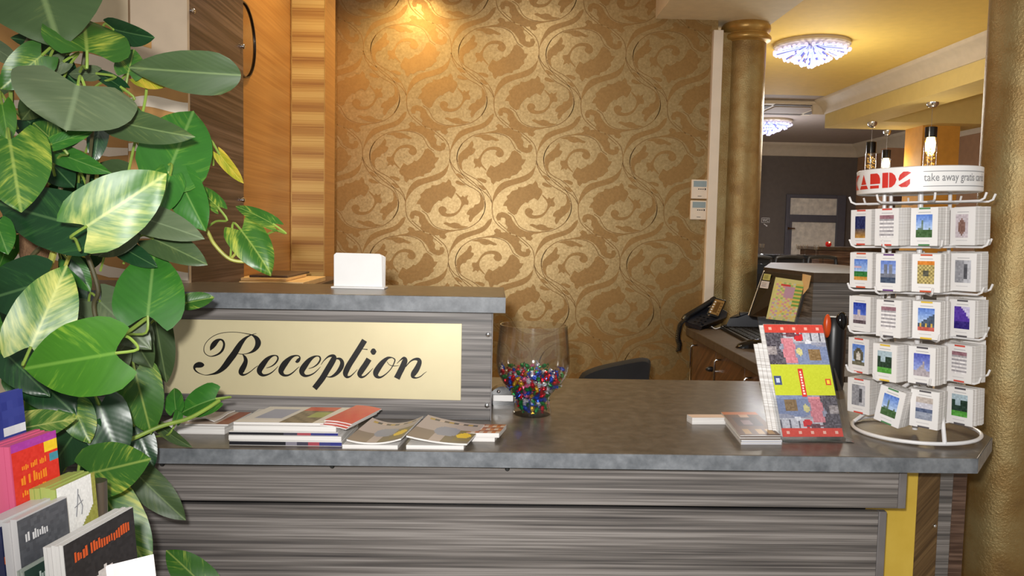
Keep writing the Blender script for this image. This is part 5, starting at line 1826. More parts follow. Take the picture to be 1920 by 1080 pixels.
# clear brochure holder
hb = [on_z(1466, 828, ZW), on_z(1590, 826, ZW)]
hx0, hx1, hy = hb[0].x, hb[1].x, (hb[0].y + hb[1].y) / 2
kh = hy / FPX
xw = (hx1 - hx0)
lean = math.radians(17)
top_h = 0.352
hold = thing('brochure_holder', ((hx0 + hx1) / 2, hy + 0.06, ZW), 'clear acrylic holder filled with red and yellow brochures', 'holder')
def HP(x, h, off=0.0):
    """x: 0..1 across, h: metres up the sloping back, off: metres towards the viewer from the back"""
    s_ = -0.040 * h / top_h * 1.0       # the holder is turned, so its top sits farther left
    return Vector((hx0 + xw * x + s_, hy + 0.02 + h * math.sin(lean) - off * math.cos(lean) + 0.012 * x, ZW + 0.006 + h * math.cos(lean) - off * math.sin(lean) * 0 ))
def panel(x0, h0, x1, h1, off, t):
    a = [HP(x0, h0, off), HP(x1, h0, off), HP(x1, h1, off), HP(x0, h1, off)]
    b = [HP(x0, h0, off - t), HP(x1, h0, off - t), HP(x1, h1, off - t), HP(x0, h1, off - t)]
    return MB().add(a + b, [(0, 1, 2, 3), (7, 6, 5, 4), (0, 4, 5, 1), (1, 5, 6, 2), (2, 6, 7, 3), (3, 7, 4, 0)])
panel(0.0, 0, 1.0, top_h, 0.0, 0.003).build('back_sheet', 'acrylic', hold, smooth=False)
panel(-0.02, 0.0, 1.03, 0.115, 0.036, 0.003).build('front_sheet', 'acrylic', hold, smooth=False)
for x in (-0.02, 1.03):
    a = [HP(x, 0, 0.036), HP(x, 0.115, 0.036), HP(x, 0.20, 0.0), HP(x, 0, 0.0)]
    b = [p + Vector((0.003, 0, 0)) for p in a]
    MB().add(a + b, [(0, 1, 2, 3), (7, 6, 5, 4), (0, 4, 5, 1), (1, 5, 6, 2), (2, 6, 7, 3), (3, 7, 4, 0)]).build('side_sheet', 'acrylic', hold, smooth=False)
MB().box((hx0, hy - 0.02, ZW), (hx1 + 0.005, hy + 0.14, ZW + 0.004)).build('foot', 'acrylic', hold, bevel=0.001)
gr = random.Random(9)
def guide_cover(NX=40, NY=80):
    """a city collage mirrored above and below a yellow band, red dotted strips at both ends"""
    rows = []
    for j in range(NY):
        row = []
        for i in range(NX):
            s, t = (i + 0.5) / NX, (j + 0.5) / NY
            flip = t < 0.5
            tt, ss = (1 - t, 1 - s) if flip else (t, s)
            amp = 9
            if tt > 0.93:
                c, amp = (212, 72, 58), 4
                if abs(tt - 0.962) < 0.009 and (i % 8) in (3, 4): c = (238, 186, 170)
            elif tt < 0.635:
                c, amp = (200, 208, 52), 4
            else:
                q = (tt - 0.635) / 0.295
                c, amp = (150, 152, 170), 16
                if q > 0.7: c = (190, 190, 198)
                if q > 0.72 and ss > 0.55 and (i % 6) == 0: c = (96, 94, 106)
                if ss < 0.26 + 0.05 * math.sin(q * 9): c, amp = (88, 82, 90), 26
                if ss < 0.14 and 0.3 < q < 0.55: c = (160, 150, 150)
                if abs(ss - 0.36 - 0.02 * math.sin(q * 14)) < 0.10 and 0.06 < q < 0.82: c, amp = (210, 132, 142), 14
                if ss > 0.48 and q < 0.60 + 0.06 * math.sin(ss * 12): c, amp = (128, 140, 174), 10
                if abs(ss - 0.77 - 0.05 * (q - .3)) < 0.10 and 0.12 < q < 0.46: c, amp = (140, 112, 74), 16
                if ((ss - 0.53) / 0.05) ** 2 + ((q - 0.40) / 0.12) ** 2 < 1: c = (212, 204, 140)
                if ((ss - 0.55) / 0.085) ** 2 + ((q - 0.84) / 0.13) ** 2 < 1: c, amp = (208, 44, 50), 8
                if ((ss - 0.42) / 0.15) ** 2 + ((q - 0.92) / 0.05) ** 2 < 1: c = (110, 70, 78)
                if ((ss - 0.70) / 0.06) ** 2 + ((q - 0.70) / 0.06) ** 2 < 1: c = (226, 226, 232)
            g_ = gr.uniform(-amp, amp)
            row.append(tuple(max(0, min(255, q_ + g_)) for q_ in c))
        rows.append(row)
    return rows
br_h, br_w = 0.320, 0.90
for n in range(4):
    off = 0.006 + 0.0065 * n
    dx = -0.055 * (3 - n) + 0.03
    t = thing('brochure', HP(0.5, 0.002, off), ('rearmost white-edged brochure in the clear holder', 'white-edged brochure second from the back in the clear holder', 'brochure just behind the front one in the clear holder', 'front brochure in the clear holder, red with bright yellow band')[n], 'brochure', 'brochures in the clear holder')
    hh_ = br_h + 0.004 * n - (0.05 if n < 2 else 0)
    a = [HP(dx, 0.006, off), HP(dx + br_w, 0.006, off), HP(dx + br_w, hh_, off), HP(dx, hh_, off)]
    b = [p + Vector((0, 0.0052, 0)) for p in a]
    MB().add(a + b, [(0, 1, 2, 3), (7, 6, 5, 4), (0, 4, 5, 1), (1, 5, 6, 2), (2, 6, 7, 3), (3, 7, 4, 0)]).build('pages', 'page_edge', t, smooth=False)
    if n == 3:
        G = guide_cover()
        mb = MB()
        ny, nx = len(G), len(G[0])
        pl_ = lambda i, j: (a[0] * (1 - i) + a[1] * i) * (1 - j) + (a[3] * (1 - i) + a[2] * i) * j
        lift = Vector((0, -0.0006, 0))
        mb.grid([[pl_(i / nx, j / ny) + lift for i in range(nx + 1)] for j in range(ny + 1)], 0, G)
        def rc4(x0, y0, x1, y1, col, m=0.0012):
            L_ = Vector((0, -m, 0))
            mb.grid([[pl_(x0, y0) + L_, pl_(x1, y0) + L_], [pl_(x0, y1) + L_, pl_(x1, y1) + L_]], 0, [[col]])
        rc4(0.02, 0.455, 0.14, 0.535, (70, 84, 128))
        rc4(0.05, 0.475, 0.11, 0.515, (196, 206, 226), 0.0016)
        rc4(0.44, 0.35, 0.52, 0.60, (214, 58, 48))
        rc4(0.87, 0.455, 0.96, 0.51, (214, 70, 50))
        rc4(0.89, 0.465, 0.94, 0.50, (236, 214, 60), 0.0016)
        for q_ in range(9):
            rc4(0.462, 0.37 + q_ * 0.024, 0.500 - 0.006 * (q_ % 3), 0.386 + q_ * 0.024, (244, 220, 210), 0.0016)
        mb.build('cover', 'print_gloss', t, smooth=False)
# ------------------------------------------------------------------ pothos
def leaf_mat(name, dark, mid, pale, lo, hi, rough=0.34, vein=(150, 180, 96)):
    """blade colour: streaks of pale pigment running out along the side veins, paler midrib (UV: x across, y along)"""
    w = NT(name).set(rough, 0, 0.30)
    tc = w.n('ShaderNodeTexCoord')
    oi = w.n('ShaderNodeObjectInfo')
    mp = w.n('ShaderNodeMapping')
    mp.inputs['Scale'].default_value = (3.4, 17.0, 1.0)
    w.l(tc.outputs['UV'], mp.inputs[0])
    cb = w.n('ShaderNodeCombineXYZ')
    ml = w.n('ShaderNodeMath', operation='MULTIPLY')
    w.l(oi.outputs['Random'], ml.inputs[0])
    ml.inputs[1].default_value = 57.0
    w.l(ml.outputs[0], cb.inputs[0])
    w.l(ml.outputs[0], cb.inputs[2])
    w.l(cb.outputs[0], mp.inputs['Location'])
    f = w.noise(mp.outputs[0], 1.0, 3.0, 0.6)
    mp2 = w.n('ShaderNodeMapping')
    mp2.inputs['Scale'].default_value = (1.3, 2.4, 1.0)
    w.l(tc.outputs['UV'], mp2.inputs[0])
    w.l(cb.outputs[0], mp2.inputs['Location'])
    f2 = w.noise(mp2.outputs[0], 1.0, 1.0, 0.5)
    av = w.n('ShaderNodeMath', operation='MULTIPLY_ADD')
    w.l(f, av.inputs[0])
    av.inputs[1].default_value = 0.5
    hf = w.n('ShaderNodeMath', operation='MULTIPLY')
    w.l(f2, hf.inputs[0])
    hf.inputs[1].default_value = 0.5
    w.l(hf.outputs[0], av.inputs[2])
    r = w.ramp(av.outputs[0], [(0.0, dark), (max(0.02, lo - 0.07), mid), (lo, mixc(mid, pale, 0.35)), (hi, pale)])
    sx_ = w.n('ShaderNodeSeparateXYZ')
    w.l(tc.outputs['UV'], sx_.inputs[0])
    ab = w.n('ShaderNodeMath', operation='SUBTRACT')
    w.l(sx_.outputs[0], ab.inputs[0])
    ab.inputs[1].default_value = 0.5
    a2 = w.n('ShaderNodeMath', operation='ABSOLUTE')
    w.l(ab.outputs[0], a2.inputs[0])
    mr = w.n('ShaderNodeMapRange')
    mr.inputs['From Min'].default_value = 0.008
    mr.inputs['From Max'].default_value = 0.030
    mr.inputs['To Min'].default_value = 0.55
    mr.inputs['To Max'].default_value = 0.0
    w.l(a2.outputs[0], mr.inputs['Value'])
    mx = w.n('ShaderNodeMix', data_type='RGBA')
    w.l(mr.outputs[0], mx.inputs[0])
    w.l(r.outputs[0], mx.inputs[6])
    mx.inputs[7].default_value = (*lin(vein), 1)
    w.l(mx.outputs[2], w.b.inputs['Base Color'])
    # gentle side-vein relief
    wv = w.n('ShaderNodeTexWave')
    wv.bands_direction = 'Y'
    wv.inputs['Scale'].default_value = 3.2
    wv.inputs['Distortion'].default_value = 0.6
    w.l(tc.outputs['UV'], wv.inputs[0])
    w.bump(wv.outputs['Fac'], 0.05, 0.0010)
    return w.m


LM = {
    'd': leaf_mat('dark_green_leaf', (16, 44, 24), (28, 62, 34), (60, 104, 48), 0.62, 0.76, 0.28, (86, 122, 74)),
    'o': leaf_mat('olive_green_leaf', (46, 64, 36), (62, 82, 48), (104, 114, 62), 0.62, 0.80, 0.42, (118, 138, 88)),
    'g': leaf_mat('mid_green_leaf', (32, 78, 28), (50, 104, 36), (118, 150, 54), 0.62, 0.76, 0.32, (116, 152, 80)),
    'b': leaf_mat('bright_green_leaf', (38, 84, 16), (56, 106, 24), (136, 164, 52), 0.62, 0.78, 0.32, (110, 152, 60)),
    'y': leaf_mat('yellow_streaked_leaf', (30, 70, 24), (52, 96, 32), (172, 176, 70), 0.58, 0.70, 0.34, (150, 168, 84)),
    'v': leaf_mat('cream_variegated_leaf', (40, 90, 36), (62, 104, 40), (186, 186, 100), 0.52, 0.70, 0.36, (184, 190, 112)),
    'l': leaf_mat('lime_yellow_leaf', (104, 118, 28), (140, 144, 38), (200, 168, 64), 0.50, 0.66, 0.36, (190, 188, 90)),
    'p': leaf_mat('grey_green_leaf', (64, 80, 54), (84, 98, 70), (114, 124, 88), 0.62, 0.82, 0.38, (118, 134, 100)),
}
MT['petiole'] = plain('green_stalk', (126, 152, 62), 0.45, var=0.12)
MT['vine'] = plain('yellow_green_vine', (158, 160, 70), 0.5, var=0.15)
MT['old_stem'] = plain('brown_green_stem', (78, 74, 44), 0.6, var=0.2)
MT['coir'] = mottled('coir_pole', [(0.3, (96, 70, 50)), (0.7, (140, 108, 80))], 22.0, 0.9, 0, 0.9, 160, 0.2, 0.006)
MT['pot'] = mottled('terracotta_pot', [(0.3, (120, 70, 48)), (0.7, (146, 90, 62))], 8.0, 0.7, 0, 0.2, 60)
MT['soil'] = mottled('potting_soil', [(0.3, (44, 32, 24)), (0.7, (66, 50, 38))], 40.0, 0.9, 0, 0.9, 80)

YPL = 1.72
pole = on_y(68, 520, 1.86)
plant = thing('pothos_plant', (pole.x, 1.86, 0), 'large trailing pothos with green and cream-streaked leaves left of the counter', 'potted plant')
T = Matrix.Translation((pole.x, 1.86, 0))
MB().lathe([(0.17, 0), (0.20, 0.40), (0.225, 0.44), (0.225, 0.50), (0.205, 0.50), (0.19, 0.44)], 40, X=T).build('pot', 'pot', plant)
MB().lathe([(0.0, 0.43), (0.19, 0.44)], 32, X=T, caps=False).build('soil', 'soil', plant)
kpole = 1.86 / FPX
MB().lathe([(0.032, 0.42), (0.032, on_y(68, 440, 1.86).z), (0.028, on_y(68, 250, 1.86).z)], 20, X=T).build('moss_pole', 'coir', plant)

HW = [(0.0, 0.36), (0.08, 0.455), (0.2, 0.50), (0.35, 0.50), (0.5, 0.47), (0.64, 0.405), (0.77, 0.305), (0.88, 0.185), (0.95, 0.085), (1.0, 0.004)]
def hw(t):
    for (a, x), (b, y) in zip(HW, HW[1:]):
        if a <= t <= b:
            return x + (y - x) * (t - a) / (b - a)
    return 0.004
NLEAF = [0]
def leaf(b, t, wpx, mat='g', roll=0.0, y0=YPL, y1=None, fold=0.18, droop=0.12, curl=0.0, node=None, petiole=True, notch=1.0):
    """b, t: where the stalk joins and where the tip points (photo pixels) at depths y0, y1; roll turns the blade about its midrib"""
    y1 = y0 if y1 is None else y1
    B, Tp = on_y(*b, y0), on_y(*t, y1)
    ax = Tp - B
    L = ax.length
    ax.normalize()
    mid = (B + Tp) / 2
    n = EYE - mid
    n = (n - ax * n.dot(ax)).normalized()
    n = Matrix.Rotation(math.radians(roll), 3, ax) @ n
    xd = ax.cross(n).normalized()
    W = wpx * ((y0 + y1) / 2) / FPX
    rnd = random.Random(NLEAF[0])
    NLEAF[0] += 1
    wav = rnd.uniform(0, 6)
    mb = MB()
    NR, NC = 12, 10
    rows, uvs = [], []
    for i in range(NR + 1):
        q = (i / NR)
        q = q * (1.35 - 0.35 * q) if q < 1 else 1.0
        q = min(1.0, q)
        h = hw(q)
        row = []
        for j in range(NC + 1):
            s = -1 + 2 * j / NC
            lobe = 0.20 * (1 - q) ** 2.2 * min(1.0, abs(s) * 1.35) ** 1.3
            if notch < 0:
                lobe = 0.11 * (1 - q) ** 2.2 * s * s
            elif abs(s) > 0.8 and q < 0.3:
                lobe -= 0.05 * (abs(s) - 0.8) / 0.2 * (1 - q / 0.3)
            yl = (q - lobe * notch) * L
            xl = s * h * W
            zl = fold * abs(xl) * (1 - 0.4 * abs(s)) - droop * L * (q ** 2) - curl * W * 0.5 * abs(s) ** 2.5 + 0.018 * W * math.sin(9 * q + 3 * s + wav) * abs(s)
            row.append(B + xd * xl + ax * yl + n * zl)
            uvs.append((0.5 + 0.5 * s * (h / 0.5), q - 0.42 * abs(s) * h * 2))
        rows.append(row)
    mb.grid(rows)
    mb.uv = uvs
    o = mb.build('leaf', LM[mat], plant)
    if petiole:
        if node is None:
            nx, nyv = b[0] + (100 - b[0]) * 0.30, b[1] + 46
            N = on_y(nx, nyv, y0 + 0.06)
        else:
            N = on_y(*node, y0 + 0.04)
        c1 = B - ax * 0.035 - n * 0.012
        pth = crom([tuple(B + n * 0.001), tuple(c1), tuple((c1 + N) / 2 + Vector((0, 0, 0.008))), tuple(N)], 4)
        MB().tube(pth, 0.0028, 6).build('leaf_stalk', 'petiole', o)
    return o


F = 1.58     # nearer leaves
R2 = 2.02    # right-hand leaves close to the counter
# upper part
leaf((60, -70), (108, 74), 232, 'o', 0, 1.66, 1.58, 0.15, 0.1, node=(80, 140))
leaf((163, 97), (158, 20), 142, 'y', 10, 1.62, 1.70, 0.22, 0.15, node=(150, 135))
leaf((214, 55), (284, 74), 52, 'd', 35, 1.75, 1.72, 0.3, 0.1)
leaf((452, 141), (238, 128), 80, 'o', -8, 1.74, 1.70, 0.12, 0.06, petiole=False, notch=-0.9)
leaf((146, 160), (126, 240), 208, 'p', 0, 1.56, 1.50, 0.08, 0.10, node=(170, 205))
leaf((214, 226), (350, 262), 62, 'o', 18, 1.66, 1.64, 0.2, 0.2, node=(180, 235))
leaf((316, 322), (366, 200), 124, 'g', 0, 1.80, 1.88, 0.12, 0.12, node=(290, 385))
leaf((412, 290), (455, 347), 24, 'l', 20, 1.92, 1.95, 0.3, 0.15, node=(400, 310))
leaf((408, 388), (358, 336), 34, 'y', 25, 1.90, 1.92, 0.4, 0.2, node=(384, 430))
leaf((512, 420), (438, 378), 30, 'y', 20, 1.95, 1.97, 0.3, 0.2, node=(500, 440))
leaf((452, 432), (508, 504), 74, 'y', -18, 1.94, 1.90, 0.5, 0.2, curl=0.2, node=(432, 486))
# middle
leaf((163, 424), (312, 326), 122, 'v', 0, 1.50, 1.54, 0.12, 0.10, node=(150, 470))
leaf((318, 330), (298, 402), 62, 'g', -20, 1.78, 1.74, 0.3, 0.1)
leaf((338, 338), (382, 432), 72, 'g', 15, 1.82, 1.80, 0.3, 0.1)
leaf((252, 404), (378, 442), 62, 'p', -15, 1.74, 1.72, 0.25, 0.12)
leaf((288, 448), (386, 492), 60, 'o', -15, 1.80, 1.78, 0.3, 0.1)
leaf((277, 592), (290, 466), 122, 'g', 0, 1.74, 1.80, 0.10, 0.12, node=(205, 645))
leaf((350, 568), (402, 556), 34, 'y', -20, 2.02, 2.04, 0.35, 0.1)
leaf((163, 427), (-22, 380), 116, 'd', -8, 1.60, 1.60, 0.16, 0.14, node=(150, 465))
leaf((18, 262), (38, 388), 128, 'y', 0, 1.52, 1.46, 0.12, 0.12, node=(10, 320))
leaf((58, 650), (126, 496), 112, 'v', 0, 1.46, 1.50, 0.15, 0.14, node=(46, 690))
leaf((216, 662), (40, 692), 148, 'b', 0, 1.43, 1.40, 0.10, 0.10, node=(230, 630))
leaf((88, 528), (-40, 566), 112, 'd', 0, 1.62, 1.60, 0.15, 0.12)
leaf((188, 566), (280, 652), 80, 'p', 0, 1.80, 1.78, 0.2, 0.12)
leaf((292, 604), (312, 720), 56, 'o', 8, R2 + 0.14, R2 + 0.16, 0.2, 0.06, node=(280, 570))
leaf((256, 616), (266, 718), 58, 'p', -10, 1.98, 1.98, 0.2, 0.1)
leaf((253, 696), (284, 816), 82, 'y', 0, 1.90, 1.90, 0.15, 0.1, node=(230, 690))
leaf((404, 748), (334, 768), 66, 'g', 30, R2 + 0.02, R2, 0.5, 0.25, node=(372, 772))
leaf((330, 768), (322, 724), 36, 'g', -20, R2, R2 + 0.03, 0.4, 0.25, petiole=False)
# lower
leaf((28, 806), (134, 784), 62, 'v', -10, 1.62, 1.60, 0.2, 0.12, node=(20, 840))
leaf((138, 762), (168, 830), 60, 'y', 0, 1.70, 1.68, 0.2, 0.1)
leaf((154, 792), (88, 888), 80, 'd', 0, 1.72, 1.70, 0.2, 0.1)
leaf((186, 760), (226, 868), 90, 'd', 0, 1.74, 1.72, 0.18, 0.1, node=(195, 740))
leaf((168, 888), (276, 862), 104, 'y', 0, 1.66, 1.64, 0.12, 0.1, node=(150, 860))
leaf((258, 890), (344, 976), 62, 'o', 10, 1.92, 1.90, 0.2, 0.15)
leaf((252, 800), (288, 876), 52, 'd', 0, 1.94, 1.92, 0.2, 0.1)
leaf((196, 930), (280, 1068), 92, 'y', 0, 1.74, 1.70, 0.15, 0.1, node=(180, 900))
leaf((386, 1102), (312, 1028), 66, 'y', 10, 1.98, 2.0, 0.2, 0.15, node=(390, 1180))
# small upper-left ones
leaf((-12, 88), (36, 120), 34, 'p', 10, 1.66, 1.64)
leaf((112, 84), (16, 74), 40, 'd', -20, 1.76, 1.74)
leaf((78, 104), (2, 166), 66, 'y', 0, 1.62, 1.58)
leaf((118, 116), (54, 146), 36, 'p', -15, 1.68, 1.66)
leaf((90, 104), (142, 156), 56, 'd', 0, 1.80, 1.78)
leaf((180, 138), (126, 136), 32, 'p', 25, 1.72, 1.72)
leaf((226, 163), (166, 122), 28, 'd', 20, 1.74, 1.76)
leaf((240, 138), (252, 90), 50, 'y', 0, 1.78, 1.8)
leaf((256, 144), (306, 162), 30, 'l', 10, 1.80, 1.78)
leaf((4, 196), (16, 266), 40, 'b', 0, 1.64, 1.62)
leaf((100, 264), (58, 226), 48, 'y', 0, 1.66, 1.68)
leaf((98, 270), (172, 244), 30, 'g', -20, 1.62, 1.64)
leaf((104, 284), (192, 324), 42, 'g', 15, 1.70, 1.68, 0.3, 0.25)
leaf((90, 300), (136, 348), 60, 'd', 0, 1.78, 1.76)
leaf((186, 240), (176, 304), 36, 'd', 0, 1.78, 1.76)
leaf((-6, 420), (14, 474), 50, 'g', 0, 1.58, 1.56)
leaf((240, 432), (184, 482), 56, 'p', 0, 1.72, 1.70)
leaf((226, 462), (290, 500), 40, 'd', 10, 1.78, 1.76)
leaf((12, 664), (90, 740), 72, 'd', 0, 1.66, 1.64)
leaf((52, 694), (140, 776), 84, 'd', 0, 1.70, 1.68)
leaf((112, 700), (176, 782), 60, 'd', 0, 1.72, 1.70)
leaf((40, 790), (100, 742), 56, 'g', 0, 1.74, 1.74)
leaf((100, 850), (60, 930), 60, 'd', 0, 1.74, 1.72)
leaf((200, 690), (240, 640), 60, 'p', 0, 1.84, 1.84)
leaf((300, 800), (352, 842), 26, 'o', 30, R2, R2 - 0.02, 0.3, 0.2)
leaf((330, 790), (344, 752), 20, 'g', 30, R2, R2 + 0.02, 0.4, 0.3)
# deeper foliage that closes the gaps
fr_ = random.Random(17)
for k in range(64):
    u, v = fr_.uniform(-60, 285), fr_.uniform(60, 1010)
    if v < 330 and u > 190:
        continue
    if 30 < u < 110 and 440 < v < 500:
        continue
    if v < 330 and fr_.random() < 0.55:
        continue
    a = fr_.uniform(0.1, 2.9)
    ln = fr_.uniform(60, 105)
    if u + math.cos(a) * ln > 285:
        a = math.pi - a
    leaf((u, v), (u + math.cos(a) * ln, v + math.sin(a) * ln), ln * fr_.uniform(0.6, 0.85), fr_.choice('dddgopdgy'), fr_.uniform(-40, 40), fr_.uniform(1.80, 2.0), None, 0.2, 0.15, petiole=k % 2 == 0)

# vines
def vine(px, y0, y1, r, mat):
    n = len(px)
    pts = crom([tuple(on_y(u, v, y0 + (y1 - y0) * i / (n - 1))) for i, (u, v) in enumerate(px)], 5)
    MB().tube(pts, r, 7).build('vine', mat, plant)
vine([(96, 360), (104, 440), (100, 475), (84, 525), (62, 600), (48, 660), (44, 700), (38, 790), (40, 900), (50, 1060), (58, 1300)], 1.66, 1.72, 0.0065, 'vine')
vine([(150, 455), (168, 490), (184, 545), (176, 575), (190, 640), (205, 720), (190, 850), (150, 1000), (100, 1280)], 1.74, 1.80, 0.005, 'old_stem')
vine([(60, 700), (130, 480), (170, 470), (190, 240), (230, 205), (250, 250), (295, 330), (345, 385), (385, 428), (402, 458), (432, 486), (468, 489), (492, 472)], 1.80, 1.95, 0.0042, 'vine')
vine([(432, 486), (446, 470), (459, 448)], 1.93, 1.94, 0.0035, 'vine')
vine([(60, 660), (130, 640), (200, 646), (240, 622), (278, 594)], 1.74, 1.76, 0.0045, 'petiole')
vine([(150, 850), (230, 830), (300, 800), (350, 786), (385, 768), (411, 751)], 1.84, 2.02, 0.005, 'petiole')
vine([(20, 330), (22, 200), (26, 120), (60, 60), (90, -40)], 1.70, 1.72, 0.004, 'old_stem')
vine([(24, 420), (22, 260), (20, 170)], 1.66, 1.66, 0.004, 'petiole')
vine([(150, 480), (165, 330), (172, 260), (176, 210)], 1.76, 1.70, 0.0035, 'old_stem')
vine([(60, 480), (100, 420), (130, 250), (160, 100), (165, -20)], 1.82, 1.80, 0.005, 'old_stem')
vine([(210, 470), (250, 280), (270, 200), (275, 165)], 1.86, 1.84, 0.0032, 'petiole')

# ------------------------------------------------------------------ brochure stand in the left foreground
YS = 1.30
sb = on_y(90, 1000, YS)
stand = thing('brochure_stand', (sb.x, YS + 0.12, 0), 'clear tiered stand of leaflets before the pothos in the left foreground', 'brochure stand')
AL = math.radians(55)                       # the fronts are turned to the left
dx_ = Vector((math.cos(AL), math.sin(AL), 0))
dn_ = Vector((math.sin(AL), -math.cos(AL), 0))
rows_b = []
MB().tube([(sb.x - 0.02, YS + 0.20, 0.0), (sb.x - 0.02, YS + 0.20, on_y(60, 900, YS + 0.2).z)], 0.02, 12).build('post', 'steel', stand)
MB().lathe([(0.22, 0), (0.22, 0.012), (0.03, 0.03)], 32, X=Matrix.Translation((sb.x - 0.02, YS + 0.20, 0))).build('base', 'steel', stand)
def leafl(tl, y, w, h, t, cover, label, side=(206, 202, 200), roll=-6, lean=12, al=None, tray=True):
    roll, lean = (roll, lean) if al is not None and al < 45 else (-1, 4)
    al = al if al is not None and al < 45 else 79
    """a pack of leaflets: tl = pixel of its front top-left corner"""
    P = on_y(*tl, y)
    a_ = AL if al is None else math.radians(al)
    xd = Vector((math.cos(a_), math.sin(a_), 0))
    back = Vector((-math.sin(a_), math.cos(a_), 0))
    upv = (Vector((0, 0, 1)) * math.cos(math.radians(lean)) + back * math.sin(math.radians(lean)))
    nv = xd.cross(upv)
    if nv.dot(EYE - P) < 0:
        nv = -nv
    R = Matrix.Rotation(math.radians(-roll), 3, nv)
    xd, upv = R @ xd, R @ upv
    bk = -nv
    c0 = P - upv * h
    th = thing('leaflet_pack', c0 + xd * w / 2, label, 'leaflets', 'leaflet packs in the foreground stand')
    mb = MB()
    n = 5
    for i in range(n):
        z0, z1 = t * i / n + 0.0004, t * (i + 1) / n - 0.0004
        e = random.uniform(-0.002, 0.002)
        q = [c0 + xd * e, c0 + xd * (w + e), c0 + xd * (w + e) + upv * (h + e), c0 + xd * e + upv * (h + e)]
        vs = [p + bk * z0 for p in q] + [p + bk * z1 for p in q]
        mb.add(vs, [(0, 1, 2, 3), (7, 6, 5, 4), (0, 4, 5, 1), (1, 5, 6, 2), (2, 6, 7, 3), (3, 7, 4, 0)], 0, side)
    mb.build('pages', 'print', th, smooth=False)
    mb = MB()
    pl_ = lambda a, b, m=0.0012: c0 + xd * (w * a) + upv * (h * b) - bk * m
    ny, nx = len(cover), len(cover[0])
    mb.grid([[pl_(i / nx, j / ny) for i in range(nx + 1)] for j in range(ny + 1)], 0, cover)
    th_cover = (mb, pl_)
    return th, mb, pl_, (c0, xd, upv, bk)
def field(nx, ny, f, seed=1, amp=8):
    r = random.Random(seed)
    out = []
    for j in range(ny):
        row = []
        for i in range(nx):
            g_ = r.uniform(-amp, amp)
            row.append(tuple(max(0, min(255, q + g_)) for q in f((i + .5) / nx, (j + .5) / ny)))
        out.append(row)
    return out
sr = random.Random(31)
def ttext(mb, n, pl_, x, y, w, h, col, m=0.0020):
    """a blurred, unreadable line of print: n strokes of uneven height"""
    for i in range(n):
        if sr.random() < 0.1:
            continue
        a0 = x + w * i / n
        a1 = a0 + w / n * sr.uniform(0.55, 0.85)
        b0, b1 = y + h * sr.uniform(0, 0.15), y + h * sr.uniform(0.6, 1.0)
        mb.grid([[pl_(a0, b0, m), pl_(a1, b0, m)], [pl_(a0, b1, m), pl_(a1, b1, m)]], 0, [[col]])
# blue leaflet at the frame's left edge
t, mb, pl_, fr4 = leafl((-46, 752), 1.34, 0.100, 0.21, 0.012, field(8, 14, lambda s, t_: (222, 224, 230) if t_ > 0.62 and t_ < 0.72 and s > 0.5 else (50, 62, 142)), 'blue leaflets at the left edge, highest in the foreground stand', (70, 78, 150), 0, 8)
mb.build('cover', 'print_gloss', t, smooth=False)
# green and blue leaflet at left behind the red one
t, mb, pl_, fr4 = leafl((-38, 872), 1.27, 0.094, 0.20, 0.014, field(8, 14, lambda s, t_: (70, 140, 190) if (int(s * 8) + int(t_ * 10)) % 5 == 0 else (168, 188, 140), 4, 20), 'pale green spotted leaflets left of the red ones in the foreground stand', (150, 80, 170), -6, 12)
mb.build('cover', 'print_gloss', t, smooth=False)
# red leaflet
def red(s, t_):
    if t_ > 0.90: return (170, 62, 160)
    if t_ < 0.14: return (226, 214, 206)
    if s > 0.72 and t_ > 0.74: return (238, 200, 44)
    if s > 0.78 and 0.6 < t_ < 0.72: return (70, 140, 160)
    return (216, 52, 40)
t, mb, pl_, fr4 = leafl((18, 836), 1.28, 0.100, 0.125, 0.050, field(20, 28, red, 6, 5), 'red children\'s leaflets with orange lettering and yellow corner, above the grey pack', (214, 96, 132), -13, 16, al=52)
for s_, y_, h_ in ((15, 0.62, 0.09), (11, 0.42, 0.15), (13, 0.28, 0.09)):
    ttext(mb, s_, pl_, 0.14, y_, 0.58, h_, (240, 140, 40))
mb.build('cover', 'print_gloss', t, smooth=False)
# green and white leaflet
def gw(s, t_):
    if s < 0.9 and t_ > 0.44 and not (s > 0.5 and t_ < 0.44 + (s - 0.5) * 0.6): return (232, 232, 230)
    if t_ < 0.2: return (140, 166, 50)
    return (150, 150, 70) if s > 0.6 else (128, 150, 60)
t, mb, pl_, fr4 = leafl((104, 917), 1.30, 0.092, 0.16, 0.050, field(28, 44, gw, 8, 8), 'green leaflets with a white label and small drawn emblem, right of the red pack', (160, 176, 96), -12, 16, al=54)
for st in ([(0.42, 0.62), (0.48, 0.76), (0.52, 0.90)], [(0.52, 0.84), (0.60, 0.70), (0.56, 0.62)], [(0.40, 0.72), (0.62, 0.76)]):
    pth = [pl_(a, b, 0.002) for a, b in st]
    mb.tube(pth, 0.0008, 4, col=(120, 120, 124))
mb.build('cover', 'print_gloss', t, smooth=False)
# dark grey leaflet
def dg(s, t_):
    if t_ < 0.36:
        return ((200, 170, 70), (120, 130, 80), (190, 180, 170), (150, 110, 90))[int(s * 9 + t_ * 7) % 4]
    return (84, 86, 92)
t, mb, pl_, fr4 = leafl((30, 978), 1.20, 0.105, 0.13, 0.060, field(16, 22, dg, 3, 8), 'dark grey leaflets with white lettering in the lower left foreground', (196, 194, 194), -17, 16, al=52)
ttext(mb, 11, pl_, 0.12, 0.70, 0.5, 0.13, (222, 222, 224))
mb.build('cover', 'print_gloss', t, smooth=False)
